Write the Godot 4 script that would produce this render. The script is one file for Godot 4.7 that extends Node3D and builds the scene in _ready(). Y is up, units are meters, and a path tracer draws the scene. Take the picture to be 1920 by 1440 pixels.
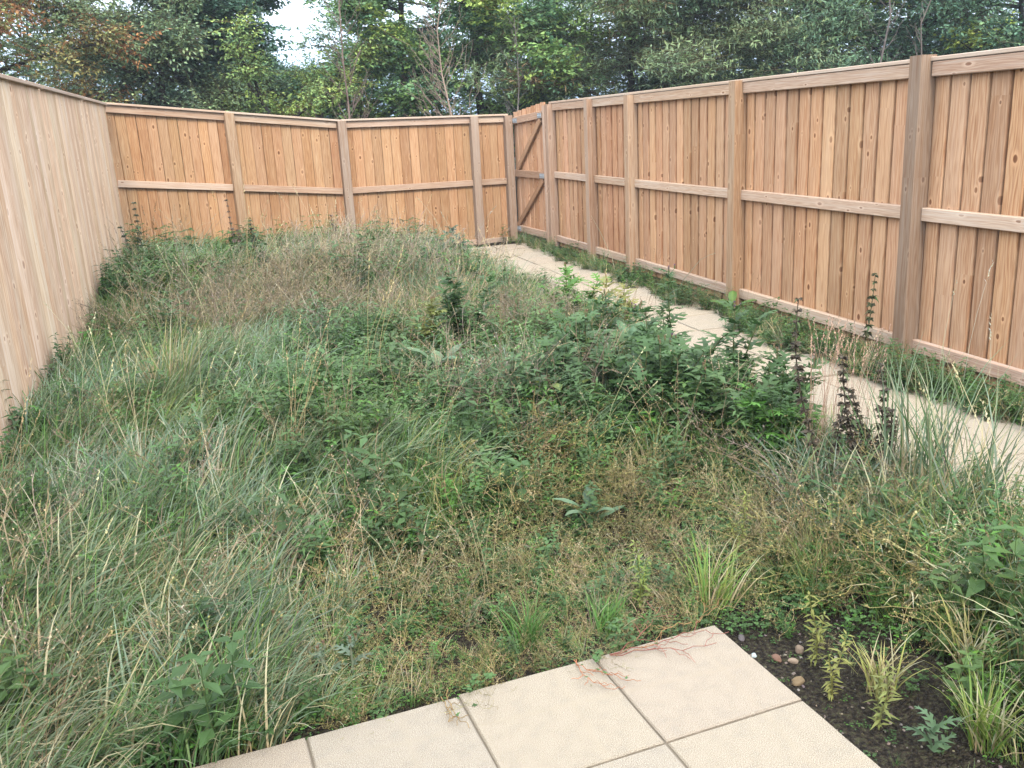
extends Node3D
# An overgrown back garden between timber fences, overcast autumn light. Units are metres, y is up.
const EYE := Vector3(0, 1.598, 0)
const K := 3.0                       # vertex colours are stored in 8 bits: kept three times brighter, the material brings them back
var rng := RandomNumberGenerator.new()
var lump := FastNoiseLite.new()
var taken := {}
var leaf_mat: StandardMaterial3D
var stem_mat: StandardMaterial3D
var warm_wood: StandardMaterial3D
var pale_wood: StandardMaterial3D
var bark_mat: StandardMaterial3D
var slab_mats: Array = []
var zinc_mat: StandardMaterial3D

class MB:
	var v := PackedVector3Array()
	var c := PackedColorArray()
	var u := PackedVector2Array()
	var i := PackedInt32Array()
	func add(p: Vector3, col: Color, uv := Vector2.ZERO) -> int:
		v.append(p)
		c.append(Color(minf(col.r * 3.0, 1.0), minf(col.g * 3.0, 1.0), minf(col.b * 3.0, 1.0)))
		u.append(uv)
		return v.size() - 1
	func tri(a: int, b: int, d: int) -> void:
		i.append(a)
		i.append(b)
		i.append(d)
	func quad(a: int, b: int, d: int, e: int) -> void:
		tri(a, b, d)
		tri(a, d, e)
	func mesh(m: Material) -> ArrayMesh:
		var arr := []
		arr.resize(Mesh.ARRAY_MAX)
		arr[Mesh.ARRAY_VERTEX] = v
		arr[Mesh.ARRAY_COLOR] = c
		arr[Mesh.ARRAY_TEX_UV] = u
		arr[Mesh.ARRAY_INDEX] = i
		var out := ArrayMesh.new()
		out.add_surface_from_arrays(Mesh.PRIMITIVE_TRIANGLES, arr)
		out.surface_set_material(0, m)
		return out


# ---------------------------------------------------------------- naming
func numbered(called: String) -> String:
	var n: int = taken.get(called, 0)
	taken[called] = n + 1
	return called if n == 0 else "%s_%03d" % [called, n]

func tag(o: Node, label: String, category := "", group := "", kind := "") -> void:
	if label: o.set_meta("label", label)
	if category: o.set_meta("category", category)
	if group: o.set_meta("group", group)
	if kind: o.set_meta("kind", kind)

func thing(called: String, label: String, category: String, at := Vector3.ZERO, turn := 0.0, group := "") -> Node3D:
	var o := Node3D.new()
	o.name = numbered(called)
	add_child(o, true)
	o.position = at
	o.rotation.y = turn
	tag(o, label, category, group)
	return o

func part(called: String, mesh: Mesh, parent: Node, at := Vector3.ZERO, kind := "") -> MeshInstance3D:
	var o := MeshInstance3D.new()
	o.name = called if parent != self else numbered(called)
	o.mesh = mesh
	var key := str(parent.get_instance_id()) + called
	if parent != self:
		var n: int = taken.get(key, 0)
		taken[key] = n + 1
		if n: o.name = "%s_%03d" % [called, n]
	parent.add_child(o, true)
	o.position = at
	if kind: o.set_meta("kind", kind)
	return o

func many(called: String, mesh: Mesh, places: Array, tints: Array, parent: Node) -> MultiMeshInstance3D:
	var mm := MultiMesh.new()
	mm.transform_format = MultiMesh.TRANSFORM_3D
	mm.use_colors = true
	mm.mesh = mesh
	mm.instance_count = places.size()
	for k in places.size():
		mm.set_instance_transform(k, places[k])
		mm.set_instance_color(k, tints[k])
	var o := MultiMeshInstance3D.new()
	o.name = called if parent != self else numbered(called)
	if parent != self:
		var key := str(parent.get_instance_id()) + called
		var n: int = taken.get(key, 0)
		taken[key] = n + 1
		if n: o.name = "%s_%03d" % [called, n]
	o.multimesh = mm
	parent.add_child(o, true)
	o.set_meta("kind", "stuff")
	return o


# ---------------------------------------------------------------- small maths
func rr(a: float, b: float) -> float:
	return rng.randf_range(a, b)

func flat(a: float) -> Vector3:
	return Vector3(cos(a), 0, -sin(a))

func vary(c: Color, amount: float) -> Color:
	var l := 1.0 + rr(-amount, amount)
	return Color(c.r * l * (1.0 + rr(-amount, amount) * 0.3), c.g * l, c.b * l * (1.0 + rr(-amount, amount) * 0.4))

func ground_y(x: float, z: float) -> float:
	var up := maxf(smoothstep(-2.42, -3.9, z) if z < -2.42 else 0.0, smoothstep(1.45, 2.45, x))
	var y := -0.035 + 0.19 * up
	y += 0.07 * smoothstep(0.4, -1.1, x) * smoothstep(-3.0, -7.0, z)
	if x < 2.0: y += 0.10 * smoothstep(2.0, 0.8, x) * smoothstep(-6.5, -9.5, z)
	if x > -1.3 and x < 2.45 and z < -2.5: y += lump.get_noise_2d(x * 60.0, z * 60.0) * 0.03
	if x > 2.4 and x < 3.5: y = minf(y, 0.135)
	return y


# ---------------------------------------------------------------- mesh pieces
func extrude(mb: MB, prof: PackedVector2Array, y0: float, y1: float, col: Color, strip: int, width: float, v0: float) -> void:
	# a closed outline in x and z, drawn up along y
	col = col * 0.2
	var n := prof.size()
	var run := 0.0
	for k in n:
		var a := prof[k]
		var b := prof[(k + 1) % n]
		var ua := (strip + 0.06 + 0.88 * clampf(a.x / width, 0, 1)) / 12.0
		var ub := (strip + 0.06 + 0.88 * clampf(b.x / width, 0, 1)) / 12.0
		var p := mb.add(Vector3(a.x, y0, a.y), col, Vector2(ua, v0 - y0 / 1.9))
		var q := mb.add(Vector3(b.x, y0, b.y), col, Vector2(ub, v0 - y0 / 1.9))
		var r := mb.add(Vector3(b.x, y1, b.y), col, Vector2(ub, v0 - y1 / 1.9))
		var s := mb.add(Vector3(a.x, y1, a.y), col, Vector2(ua, v0 - y1 / 1.9))
		mb.quad(p, q, r, s)
	for y in [y0, y1]:
		var first := mb.v.size()
		for k in n:
			mb.add(Vector3(prof[k].x, y, prof[k].y), col, Vector2((strip + 0.5) / 12.0, v0 + prof[k].x))
		for k in range(1, n - 1):
			mb.tri(first, first + k, first + k + 1)

func beam(a: Vector3, b: Vector3, side: Vector3, w: float, h: float, col: Color, strip: int, m: Material, bevel := 0.004) -> ArrayMesh:
	# a squared timber from a to b (centre line), w along «side», h across it, edges taken off
	var mb := MB.new()
	if m != zinc_mat: col = col * 0.2
	var ax := (b - a).normalized()
	var s := (side - ax * side.dot(ax)).normalized()
	var t := ax.cross(s)
	var length := (b - a).length()
	var ring: Array = []
	for q in [[1, 1], [-1, 1], [-1, -1], [1, -1]]:
		var x: float = q[0] * w / 2
		var y: float = q[1] * h / 2
		var first := Vector2(x, y - q[1] * bevel)
		var second := Vector2(x - q[0] * bevel, y)
		if q[0] * q[1] > 0:
			ring.append(first)
			ring.append(second)
		else:
			ring.append(second)
			ring.append(first)
	var v0 := rng.randf()
	for k in 8:
		var p: Vector2 = ring[k]
		var q: Vector2 = ring[(k + 1) % 8]
		var st := (strip + (k / 2) * 3) % 12
		var ids := []
		for e in [[p, a, 0.1, 0.0], [q, a, 0.9, 0.0], [q, b, 0.9, length], [p, b, 0.1, length]]:
			ids.append(mb.add(e[1] + s * e[0].x + t * e[0].y, col, Vector2((st + e[2]) / 12.0, v0 + e[3] / 1.9)))
		mb.quad(ids[0], ids[1], ids[2], ids[3])
	for e in [a, b]:
		var first := mb.v.size()
		for k in 8:
			mb.add(e + s * ring[k].x + t * ring[k].y, col * 0.85, Vector2((strip + 0.5 + ring[k].x) / 12.0, v0 + ring[k].y))
		for k in range(1, 7):
			mb.tri(first, first + k, first + k + 1)
	return mb.mesh(m)

func tube(mb: MB, pts: PackedVector3Array, r0: float, r1: float, c0: Color, c1: Color, sides := 3) -> void:
	var prev := -1
	for k in pts.size():
		var d := (pts[mini(k + 1, pts.size() - 1)] - pts[maxi(k - 1, 0)]).normalized()
		var s := d.cross(Vector3(0.31, 0.2, 0.93)).normalized()
		var t := d.cross(s)
		var f := float(k) / (pts.size() - 1)
		var first := mb.v.size()
		for j in sides:
			var a := TAU * j / sides
			mb.add(pts[k] + (s * cos(a) + t * sin(a)) * lerpf(r0, r1, f), c0.lerp(c1, f))
		if prev >= 0:
			for j in sides:
				mb.quad(prev + j, prev + (j + 1) % sides, first + (j + 1) % sides, first + j)
		prev = first

func blade(mb: MB, at: Vector3, dir: Vector3, length: float, w: float, lean0: float, lean1: float, c0: Color, c1: Color, segs := 4, turn := 0.0) -> Vector3:
	# a grass blade: a ribbon that bends over towards dir; returns its tip
	var side := dir.cross(Vector3.UP).rotated(Vector3.UP, turn)
	var p := at
	var last := -1
	for k in segs + 1:
		var t := float(k) / segs
		var a := lerpf(lean0, lean1, t * t * 0.5 + t * 0.5)
		var half := w * 0.5 * (1.0 - pow(t, 2.2)) * (0.6 + 0.4 * minf(1.0, t * 4.0))
		var col := c0.lerp(c1, t)
		if k == segs:
			var tip := mb.add(p, col)
			mb.tri(last - 1, last, tip)
			return p
		mb.add(p - side * half, col)
		var now := mb.add(p + side * half, col)
		if last >= 0:
			mb.quad(last - 1, last, now, now - 1)
		last = now
		p += (dir * sin(a) + Vector3.UP * cos(a)) * length / segs
	return p

func leaf(mb: MB, at: Vector3, dir: Vector3, up: Vector3, length: float, w: float, col: Color, fold := 0.25, droop := 0.0) -> void:
	var d := dir.normalized()
	var s := d.cross(up).normalized()
	var n := s.cross(d).normalized()
	var mid := at + d * length * 0.45 - n * fold * w * 0.5
	var tip := at + d * length - n * droop * length
	var b := mb.add(at, col * 0.9)
	var l := mb.add(at + d * length * 0.4 - s * w * 0.5, col * 1.06)
	var r := mb.add(at + d * length * 0.4 + s * w * 0.5, col)
	var m := mb.add(mid, col * 0.97)
	var t := mb.add(tip, col)
	mb.tri(b, m, l)
	mb.tri(b, r, m)
	mb.tri(l, m, t)
	mb.tri(m, r, t)

func big_leaf(mb: MB, at: Vector3, dir: Vector3, length: float, w: float, lean0: float, lean1: float, col: Color) -> void:
	# a broad dock leaf: midrib, two wavy halves that fold upwards
	var side := dir.cross(Vector3.UP)
	var p := at
	var n := 7
	var rows := []
	for k in n + 1:
		var t := float(k) / n
		var a := lerpf(lean0, lean1, t)
		var ax := dir * sin(a) + Vector3.UP * cos(a)
		var nn := side.cross(ax)
		var half := w * 0.5 * pow(sin(PI * clampf(0.06 + t * 0.94, 0, 1)), 0.75) * (1.15 - 0.35 * t)
		var wave := rr(-0.16, 0.16) * half
		var c := vary(col, 0.06)
		rows.append([mb.add(p - side * half - nn * (half * 0.35 + wave), c * 1.08), mb.add(p - side * half * 0.5 - nn * half * 0.12, c), mb.add(p, c * Color(1.35, 1.25, 1.2)), mb.add(p + side * half * 0.5 - nn * half * 0.12, c), mb.add(p + side * half - nn * (half * 0.35 - wave), c * 1.08)])
		p += ax * length / n
	for k in n:
		for j in 4:
			mb.quad(rows[k][j], rows[k][j + 1], rows[k + 1][j + 1], rows[k + 1][j])

func spiny_leaf(mb: MB, at: Vector3, dir: Vector3, length: float, w: float, lean0: float, lean1: float, col: Color, lobes := 5) -> void:
	# a thistle leaf: a narrow midrib band with pointed lobes that rise at odd angles
	var side := dir.cross(Vector3.UP)
	var p := at
	var last := -1
	for k in lobes * 2 + 1:
		var t := float(k) / (lobes * 2)
		var a := lerpf(lean0, lean1, t)
		var ax := dir * sin(a) + Vector3.UP * cos(a)
		var nn := side.cross(ax)
		var half := w * 0.16 * (1.0 - t * 0.7)
		var c := vary(col, 0.1)
		var l := mb.add(p - side * half, c)
		var r := mb.add(p + side * half, c)
		if last >= 0:
			mb.quad(last - 1, last, r, l)
			if k % 2 == 1:
				var reach := w * 0.5 * sin(PI * clampf(0.2 + 0.75 * t, 0, 1)) * rr(0.8, 1.15)
				for q in [-1, 1]:
					var e := mb.add(p + side * q * reach + ax * reach * 0.5 - nn * rr(-0.1, 0.45) * reach, c * 1.15)
					var e2 := mb.add(p + side * q * reach * 0.8 - ax * reach * 0.1 - nn * rr(-0.1, 0.3) * reach, c * 1.1)
					var base := last if q > 0 else last - 1
					var top := r if q > 0 else l
					mb.tri(base, e2, top)
					mb.tri(e2, e, top)
		last = r
		p += ax * length / (lobes * 2)

func seed_head(mb: MB, at: Vector3, dir: Vector3, length: float, col: Color, fat := 0.006) -> void:
	for k in 9:
		var t := k / 8.0
		var p := at + dir * length * t
		leaf(mb, p, (dir + Vector3(rr(-0.6, 0.6), rr(-0.2, 0.3), rr(-0.6, 0.6))).normalized(), Vector3(rr(-1, 1), 0.3, rr(-1, 1)), length * 0.2, fat * (1.2 - t * 0.6), vary(col, 0.15))


# ---------------------------------------------------------------- textures and materials
func wood_atlas(light: Color, dark: Color, knot: Color, contrast: float, streak: float, weather: Color, seed_: int) -> ImageTexture:
	# twelve boards side by side, 64 texels each; neighbours cut from one log share the heights of their knots
	var w := 768
	var h := 1024
	var r := RandomNumberGenerator.new()
	r.seed = seed_
	var fine := FastNoiseLite.new()
	fine.seed = seed_
	fine.frequency = 1.0
	fine.fractal_octaves = 2
	var coarse := FastNoiseLite.new()
	coarse.seed = seed_ + 7
	coarse.frequency = 1.0
	coarse.fractal_octaves = 2
	var data := PackedByteArray()
	data.resize(w * h * 3)
	var log_knots := []
	for s in 12:
		if s % 3 == 0 or r.randf() < 0.12:
			log_knots = []
			for k in r.randi_range(4, 6):
				log_knots.append([r.randf() * h, r.randf_range(0.15, 0.85), r.randf_range(2.6, 6.0), r.randf()])
		var knots := []
		for k in log_knots:
			if r.randf() < 0.86:
				knots.append([k[0] + r.randf_range(-9, 9), clampf(k[1] + r.randf_range(-0.3, 0.3), 0.08, 0.92) * 64, k[2] * r.randf_range(0.7, 1.25), k[3]])
		var tone := r.randf_range(-0.16, 0.16)
		var grey := r.randf() * streak
		var pith := r.randf_range(-20, 84)
		for y in h:
			var near := []
			for k in knots:
				if absf(y - k[0]) < 46: near.append(k)
			for x in 64:
				var px := float(x)
				var spot := 0.0
				var halo := 0.0
				for k in near:
					var dx: float = px - k[1]
					var dy: float = (y - k[0]) * 0.55
					var d: float = sqrt(dx * dx + dy * dy) / k[2]
					if d < 6.0:
						px += (dx / (absf(dx) + 2.0)) * -k[2] * 1.6 * exp(-d * d * 0.12)
						if d < 1.25: spot = maxf(spot, (1.0 if d < 0.9 else (1.25 - d) / 0.35) * (0.55 + 0.4 * k[3]))
						elif d < 3.0: halo = maxf(halo, (3.0 - d) / 1.75)
				var bend := coarse.get_noise_2d(px * 0.035 + s * 31.0, y * 0.0035) * 9.0
				var ring := sin((absf(px + bend - pith)) * 0.72 + coarse.get_noise_2d(s * 9.0, y * 0.004) * 2.0)
				var g := 0.5 + 0.22 * ring + 0.4 * fine.get_noise_2d(x * 0.42 + s * 50.0, y * 0.012) + tone
				var c := light.lerp(dark, clampf(0.5 + (g - 0.5) * contrast, 0, 1))
				c = c.lerp(light * 1.12, halo * 0.6)
				c = c.lerp(knot, spot)
				var wz := clampf(grey + streak * (0.9 * coarse.get_noise_2d(x * 0.06 + s * 13.0 + 400.0, y * 0.0022) + 0.5 * fine.get_noise_2d(x * 0.2 + 90.0 + s * 5.0, y * 0.004)), 0, 0.85)
				c = c.lerp(weather, wz)
				var edge := minf(x, 63 - x)
				if edge < 2: c = c * (0.86 + 0.07 * edge)
				var at := (y * w + s * 64 + x) * 3
				data[at] = int(clampf(c.r, 0, 1) * 255)
				data[at + 1] = int(clampf(c.g, 0, 1) * 255)
				data[at + 2] = int(clampf(c.b, 0, 1) * 255)
	return ImageTexture.create_from_image(Image.create_from_data(w, h, false, Image.FORMAT_RGB8, data))

func noise_tex(size: int, freq: float, octaves: int, stops: Array, seed_: int, kind := FastNoiseLite.TYPE_SIMPLEX) -> NoiseTexture2D:
	var n := FastNoiseLite.new()
	n.noise_type = kind
	n.seed = seed_
	n.frequency = freq
	n.fractal_octaves = octaves
	var t := NoiseTexture2D.new()
	t.width = size
	t.height = size
	t.seamless = true
	t.noise = n
	if stops:
		var g := Gradient.new()
		g.offsets = PackedFloat32Array(stops.map(func(s): return s[0]))
		g.colors = PackedColorArray(stops.map(func(s): return s[1]))
		t.color_ramp = g
	return t

func coloured(rough: float, back := 0.0) -> StandardMaterial3D:
	var m := StandardMaterial3D.new()
	m.vertex_color_use_as_albedo = true
	m.albedo_color = Color(1 / K, 1 / K, 1 / K).linear_to_srgb()
	m.roughness = rough
	m.metallic_specular = 0.35
	if back > 0:
		m.backlight_enabled = true
		m.backlight = Color(back, back, back).linear_to_srgb()
	return m

func wooden(t: Texture2D) -> StandardMaterial3D:
	var m := coloured(0.82)
	m.albedo_color = Color(0.8, 0.8, 0.8).linear_to_srgb()
	m.albedo_texture = t
	m.metallic_specular = 0.25
	return m

func make_materials() -> void:
	leaf_mat = coloured(0.55, 0.6)
	leaf_mat.albedo_color = Color(0.97 / K, 0.97 / K, 0.97 / K).linear_to_srgb()
	stem_mat = coloured(0.75)
	stem_mat.albedo_color = leaf_mat.albedo_color
	bark_mat = coloured(0.95)
	warm_wood = wooden(wood_atlas(Color(0.93, 0.775, 0.645), Color(0.74, 0.55, 0.425), Color(0.48, 0.31, 0.22), 1.45, 0.32, Color(0.93, 0.82, 0.74), 11))
	pale_wood = wooden(wood_atlas(Color(0.965, 0.87, 0.785), Color(0.80, 0.67, 0.575), Color(0.60, 0.45, 0.37), 1.5, 0.5, Color(0.975, 0.935, 0.90), 29))
	zinc_mat = StandardMaterial3D.new()
	zinc_mat.albedo_color = Color(0.62, 0.66, 0.70)
	zinc_mat.metallic = 0.7
	zinc_mat.roughness = 0.5
	for k in 3:
		var m := StandardMaterial3D.new()
		m.albedo_texture = noise_tex(1024, 0.16, 3, [[0.2, Color(0.47, 0.43, 0.375)], [0.42, Color(0.685, 0.65, 0.585)], [0.58, Color(0.77, 0.735, 0.67)], [0.8, Color(0.93, 0.91, 0.87)]], 40 + k)
		m.albedo_color = [Color(0.71, 0.705, 0.70), Color(0.71, 0.70, 0.70), Color(0.70, 0.70, 0.705)][k]
		m.uv1_triplanar = true
		m.uv1_world_triplanar = true
		m.uv1_scale = Vector3(2.1, 2.1, 2.1)
		m.roughness = 0.9
		m.metallic_specular = 0.25
		m.heightmap_enabled = true
		m.heightmap_scale = 0.18
		m.heightmap_texture = noise_tex(512, 0.11, 3, [], 60 + k)
		m.detail_enabled = true
		m.detail_blend_mode = BaseMaterial3D.BLEND_MODE_MUL
		m.detail_albedo = noise_tex(512, 0.012, 3, [[0.0, Color(0.955, 0.955, 0.96)], [0.5, Color(0.99, 0.985, 0.98)], [1.0, Color(1, 1, 1)]], 80 + k)
		m.detail_uv_layer = BaseMaterial3D.DETAIL_UV_1
		slab_mats.append(m)
	for k in 3:   # path slabs: same stone, colour lightened to offset the shade beside the fence
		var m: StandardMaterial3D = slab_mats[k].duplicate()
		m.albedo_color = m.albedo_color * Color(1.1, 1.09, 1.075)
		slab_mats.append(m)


# ---------------------------------------------------------------- the setting
func build_ground() -> void:
	var xs := PackedFloat32Array([-300, -120, -40, -15, -6, -3, -2])
	var x := -1.9
	while x < 4.4:
		xs.append(x)
		x += 0.08
	xs.append_array(PackedFloat32Array([5, 7, 12, 30, 100, 300]))
	var zs := PackedFloat32Array([-400, -150, -60, -30, -20, -15])
	var z := -13.0
	while z < 0.6:
		zs.append(z)
		z += 0.08
	zs.append_array(PackedFloat32Array([1, 3, 8, 25, 90, 300]))
	var mb := MB.new()
	for b in zs:
		for a in xs:
			mb.add(Vector3(a, ground_y(a, b), b), Color.WHITE, Vector2(a, b))
	for j in zs.size() - 1:
		for i in xs.size() - 1:
			var o := j * xs.size() + i
			mb.quad(o, o + 1, o + xs.size() + 1, o + xs.size())
	var m := StandardMaterial3D.new()
	m.albedo_texture = noise_tex(1024, 0.03, 5, [[0.0, Color(0.09, 0.085, 0.08)], [0.4, Color(0.17, 0.155, 0.14)], [0.6, Color(0.22, 0.20, 0.175)], [0.8, Color(0.23, 0.235, 0.17)], [1.0, Color(0.36, 0.345, 0.32)]], 5)
	m.uv1_triplanar = true
	m.uv1_world_triplanar = true
	m.uv1_scale = Vector3(1.3, 1.3, 1.3)
	m.roughness = 1.0
	m.metallic_specular = 0.2
	m.heightmap_enabled = true
	m.heightmap_scale = 2.0
	m.heightmap_texture = noise_tex(1024, 0.05, 5, [], 6)
	var o := part("ground", mb.mesh(m), self)
	tag(o, "dark bare soil under the weeds and around the slabs", "", "", "structure")

func slab_mesh(w: float, d: float, m: Material) -> ArrayMesh:
	# a paving slab, its top at y = 0, edges chipped a little
	var mb := MB.new()
	var outer := []
	var inner := []
	var n := 5
	for k in n * 4:
		var e := k / n
		var t := float(k % n) / n
		var p: Vector2 = [Vector2(-1 + 2 * t, -1), Vector2(1, -1 + 2 * t), Vector2(1 - 2 * t, 1), Vector2(-1, 1 - 2 * t)][e]
		var chip := rr(0.0, 0.0022)
		outer.append(Vector3(p.x * (w / 2 - chip), -0.004, p.y * (d / 2 - chip)))
		inner.append(Vector3(p.x * (w / 2 - 0.004 - chip), 0, p.y * (d / 2 - 0.004 - chip)))
	var c := mb.add(Vector3.ZERO, Color.WHITE)
	var first := mb.v.size()
	for k in n * 4:
		mb.add(inner[k], Color.WHITE)
		mb.add(outer[k], Color.WHITE)
		mb.add(outer[k] - Vector3(0, 0.04, 0), Color.WHITE)
	for k in n * 4:
		var a := first + k * 3
		var b := first + (k + 1) % (n * 4) * 3
		mb.tri(c, a, b)
		mb.quad(a, a + 1, b + 1, b)
		mb.quad(a + 1, a + 2, b + 2, b + 1)
	return mb.mesh(m)

func build_paving() -> void:
	var patio := Node3D.new()
	patio.name = "patio"
	add_child(patio)
	patio.position = Vector3(1.318, 0, -2.352)
	patio.rotation.y = deg_to_rad(4.4)
	tag(patio, "small patio of pale cream paving slabs in front of the weeds", "", "", "structure")
	var bed := part("mortar_bed", slab_mesh(2.18, 3.1, slab_mats[0]), patio, Vector3(-1.1, -0.007, 1.56))
	var bm := StandardMaterial3D.new()
	bm.albedo_color = Color(0.36, 0.33, 0.29)
	bm.roughness = 1.0
	bed.mesh.surface_set_material(0, bm)
	for i in 5:
		for j in 7:
			var w := 0.4425
			var off := [0.0, -0.004, 0.006, 0.0, 0.0][i] as float
			var o := part("paving_slab", slab_mesh(w - 0.0035, w - 0.0035, slab_mats[(i * 2 + j * 5 + 1) % 3]), patio, Vector3(-w * (i + 0.5), rr(-0.0015, 0.0015), w * (j + 0.5) + off + (0.004 if i > 0 else 0.0)))
			o.rotation = Vector3(rr(-0.002, 0.002), rr(-0.003, 0.003), rr(-0.002, 0.002))
	var path := Node3D.new()
	path.name = "path"
	add_child(path)
	path.position = Vector3(2.951, 0.165, -4.64)
	tag(path, "straight path of pale cream slabs beside the right fence up to the gate", "", "", "structure")
	var bed2 := part("mortar_bed", slab_mesh(0.92, 13.0, bm), path, Vector3(0, -0.012, 0.15))
	bed2.mesh.surface_set_material(0, bm)
	for i in 2:
		for j in range(-14, 15):
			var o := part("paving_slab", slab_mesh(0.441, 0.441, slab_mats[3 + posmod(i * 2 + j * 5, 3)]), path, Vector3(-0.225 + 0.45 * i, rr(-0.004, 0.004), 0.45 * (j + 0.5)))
			o.rotation = Vector3(rr(-0.002, 0.002), rr(-0.002, 0.002), rr(-0.002, 0.002))
	for j in 2:
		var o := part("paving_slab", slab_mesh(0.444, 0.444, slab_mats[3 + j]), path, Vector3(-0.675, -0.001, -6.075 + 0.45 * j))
		o.rotation.y = 0.01


# ---------------------------------------------------------------- fences
func board(style: String, w: float, y0: float, y1: float, col: Color, strip: int, m: Material) -> ArrayMesh:
	var prof: PackedVector2Array
	if style == "slit":     # a gap in shade between the visible faces
		prof = PackedVector2Array([Vector2(0, -0.010), Vector2(0.005, -0.004), Vector2(w * 0.5, 0.003), Vector2(w - 0.012, 0.004), Vector2(w - 0.008, -0.001), Vector2(w - 0.008, -0.03), Vector2(w - 0.001, -0.03), Vector2(w - 0.001, -0.036), Vector2(0, -0.036)])
	elif style == "tight":
		prof = PackedVector2Array([Vector2(0, -0.003), Vector2(0.002, -0.001), Vector2(w - 0.008, 0.006), Vector2(w - 0.005, 0.003), Vector2(w - 0.005, -0.012), Vector2(w - 0.0005, -0.012), Vector2(w - 0.0005, -0.02), Vector2(0, -0.02)])
	else:                   # feather edge lapped over its neighbour
		prof = PackedVector2Array([Vector2(0.0002, -0.017), Vector2(w - 0.004, 0), Vector2(w - 0.0002, -0.004), Vector2(w - 0.0002, -0.022), Vector2(0.0002, -0.022)])
	var mb := MB.new()
	extrude(mb, prof, y0, y1, col, strip, w, rng.randf())
	return mb.mesh(m)

func boards_between(f: Node3D, x0: float, x1: float, n: int, z: float, style: String, bottom: float, top: Callable, tone: Color, spread: float, m: Material) -> void:
	var p := (x1 - x0) / n
	var strip := rng.randi() % 12
	for k in n:
		var w := p
		var x := x0 + p * k
		strip = (strip + 1) % 12 if rng.randf() < 0.8 else rng.randi() % 12
		var c := vary(tone, spread)
		var o := part("board", board(style, w, bottom + rr(-0.012, 0.012), top.call(x + p / 2), c, strip, m), f, Vector3(x, 0, z + rr(-0.0015, 0.0015)))
		o.rotation = Vector3(rr(-0.0008, 0.0008), 0, rr(-0.0012, 0.0012))

func fence_bay(f: Node3D, x0: float, x1: float, top: Callable, strip: int, rail_tone: Color) -> void:
	# three rails and a cap between two posts, x along the fence, z towards the garden
	var mid := [["top_rail", 0.039, 0.076], ["middle_rail", 0.807, 0.074], ["bottom_rail", 1.56, 0.074]]
	for q in mid:
		var a := Vector3(x0, top.call(x0) - q[1], -0.079)
		var b := Vector3(x1, top.call(x1) - q[1], -0.079)
		part(q[0], beam(a, b, Vector3(0, 0, 1), 0.038, q[2], vary(rail_tone, 0.07), (strip + int(q[1] * 7)) % 12, pale_wood), f)

func build_right_fence() -> void:
	var z_end := -10.4372
	var f := thing("fence", "long board fence with square posts and three rails along the path", "fence", Vector3(3.577, 0, z_end), -PI / 2)
	var posts := [-10.4372, -9.1638, -8.129, -6.1813, -4.2527, -2.32, -0.39, 1.54]
	var base := [0.13, 0.12, 0.12, 0.12, 0.14, 0.12, 0.1, 0.1]
	var lean := [0.0, 0.003, 0.0, 0.004, 0.006, 0.0, 0.0, 0.0]
	var top := func(_x): return 1.812
	var tones := [Color(0.77, 0.69, 0.64), Color(0.74, 0.65, 0.58), Color(0.82, 0.72, 0.61), Color(0.74, 0.63, 0.50), Color(0.53, 0.485, 0.45), Color(0.6, 0.55, 0.5), Color(0.6, 0.55, 0.5), Color(0.6, 0.55, 0.5)]
	for k in posts.size():
		var x: float = posts[k] - z_end
		var o := part("post", beam(Vector3(x - 0.05, base[k] - 0.2, -0.05), Vector3(x - 0.05, 1.811, -0.05), Vector3(0, 0, 1), 0.1, 0.1, tones[k], (k * 5) % 12, pale_wood, 0.005), f)
		o.rotation.z = lean[k]
	var counts := [9, 7, 14, 14, 14, 14, 14]
	for k in posts.size() - 1:
		var x0: float = posts[k] - z_end
		var x1: float = posts[k + 1] - z_end - 0.1
		fence_bay(f, x0, x1, top, k * 3, Color(0.98, 0.91, 0.85))
		boards_between(f, x0 - 0.04, x1 + 0.04, counts[k], -0.103, "slit", 0.10, top, Color(1.07, 0.98, 0.865), 0.13, warm_wood)
		part("cap", beam(Vector3(x0 - 0.1, 1.825, -0.097), Vector3(x1, 1.825, -0.097), Vector3(0, 0, 1), 0.082, 0.022, vary(Color(0.98, 0.96, 0.93), 0.05), k, pale_wood, 0.003), f)
		part("gravel_board", beam(Vector3(x0, 0.07, -0.142), Vector3(x1, 0.07, -0.142), Vector3(0, 0, 1), 0.022, 0.2, Color(0.5, 0.4, 0.3), k, warm_wood), f)

func build_left_fence() -> void:
	var f := thing("fence", "tall pale weathered fence showing only smooth lapped boards, at the left of the weeds", "fence", Vector3(-1.19, 0, 0.6), PI / 2)
	# x runs from the house (0) to the far corner (11.2); z faces the garden
	var length := 11.16
	var top := func(x): return 1.985 + 0.0025 * (x - 5.0)
	var n := 104
	boards_between(f, 0.0, length, n, 0.0, "lapped", 0.02, top, Color(1.15, 1.065, 0.95), 0.11, pale_wood)
	var k := 0
	var x := 0.0
	while x < length:
		var e := minf(x + 1.9, length)
		part("cap", beam(Vector3(x, top.call(x) + 0.012, -0.012), Vector3(e, top.call(e) + 0.012, -0.012), Vector3(0, 0, 1), 0.075, 0.024, vary(Color(0.9, 0.9, 0.92), 0.05), k * 2, pale_wood, 0.003), f)
		part("post", beam(Vector3(x + 0.05, -0.1, -0.11), Vector3(x + 0.05, 1.95, -0.11), Vector3(0, 0, 1), 0.1, 0.1, Color(0.7, 0.64, 0.6), k, pale_wood), f)
		for y in [0.35, 1.05, 1.85]:
			part("rail", beam(Vector3(x + 0.1, y, -0.042), Vector3(e, y, -0.042), Vector3(0, 0, 1), 0.038, 0.074, Color(0.85, 0.8, 0.76), k, pale_wood), f)
		x += 1.93
		k += 1

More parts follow.
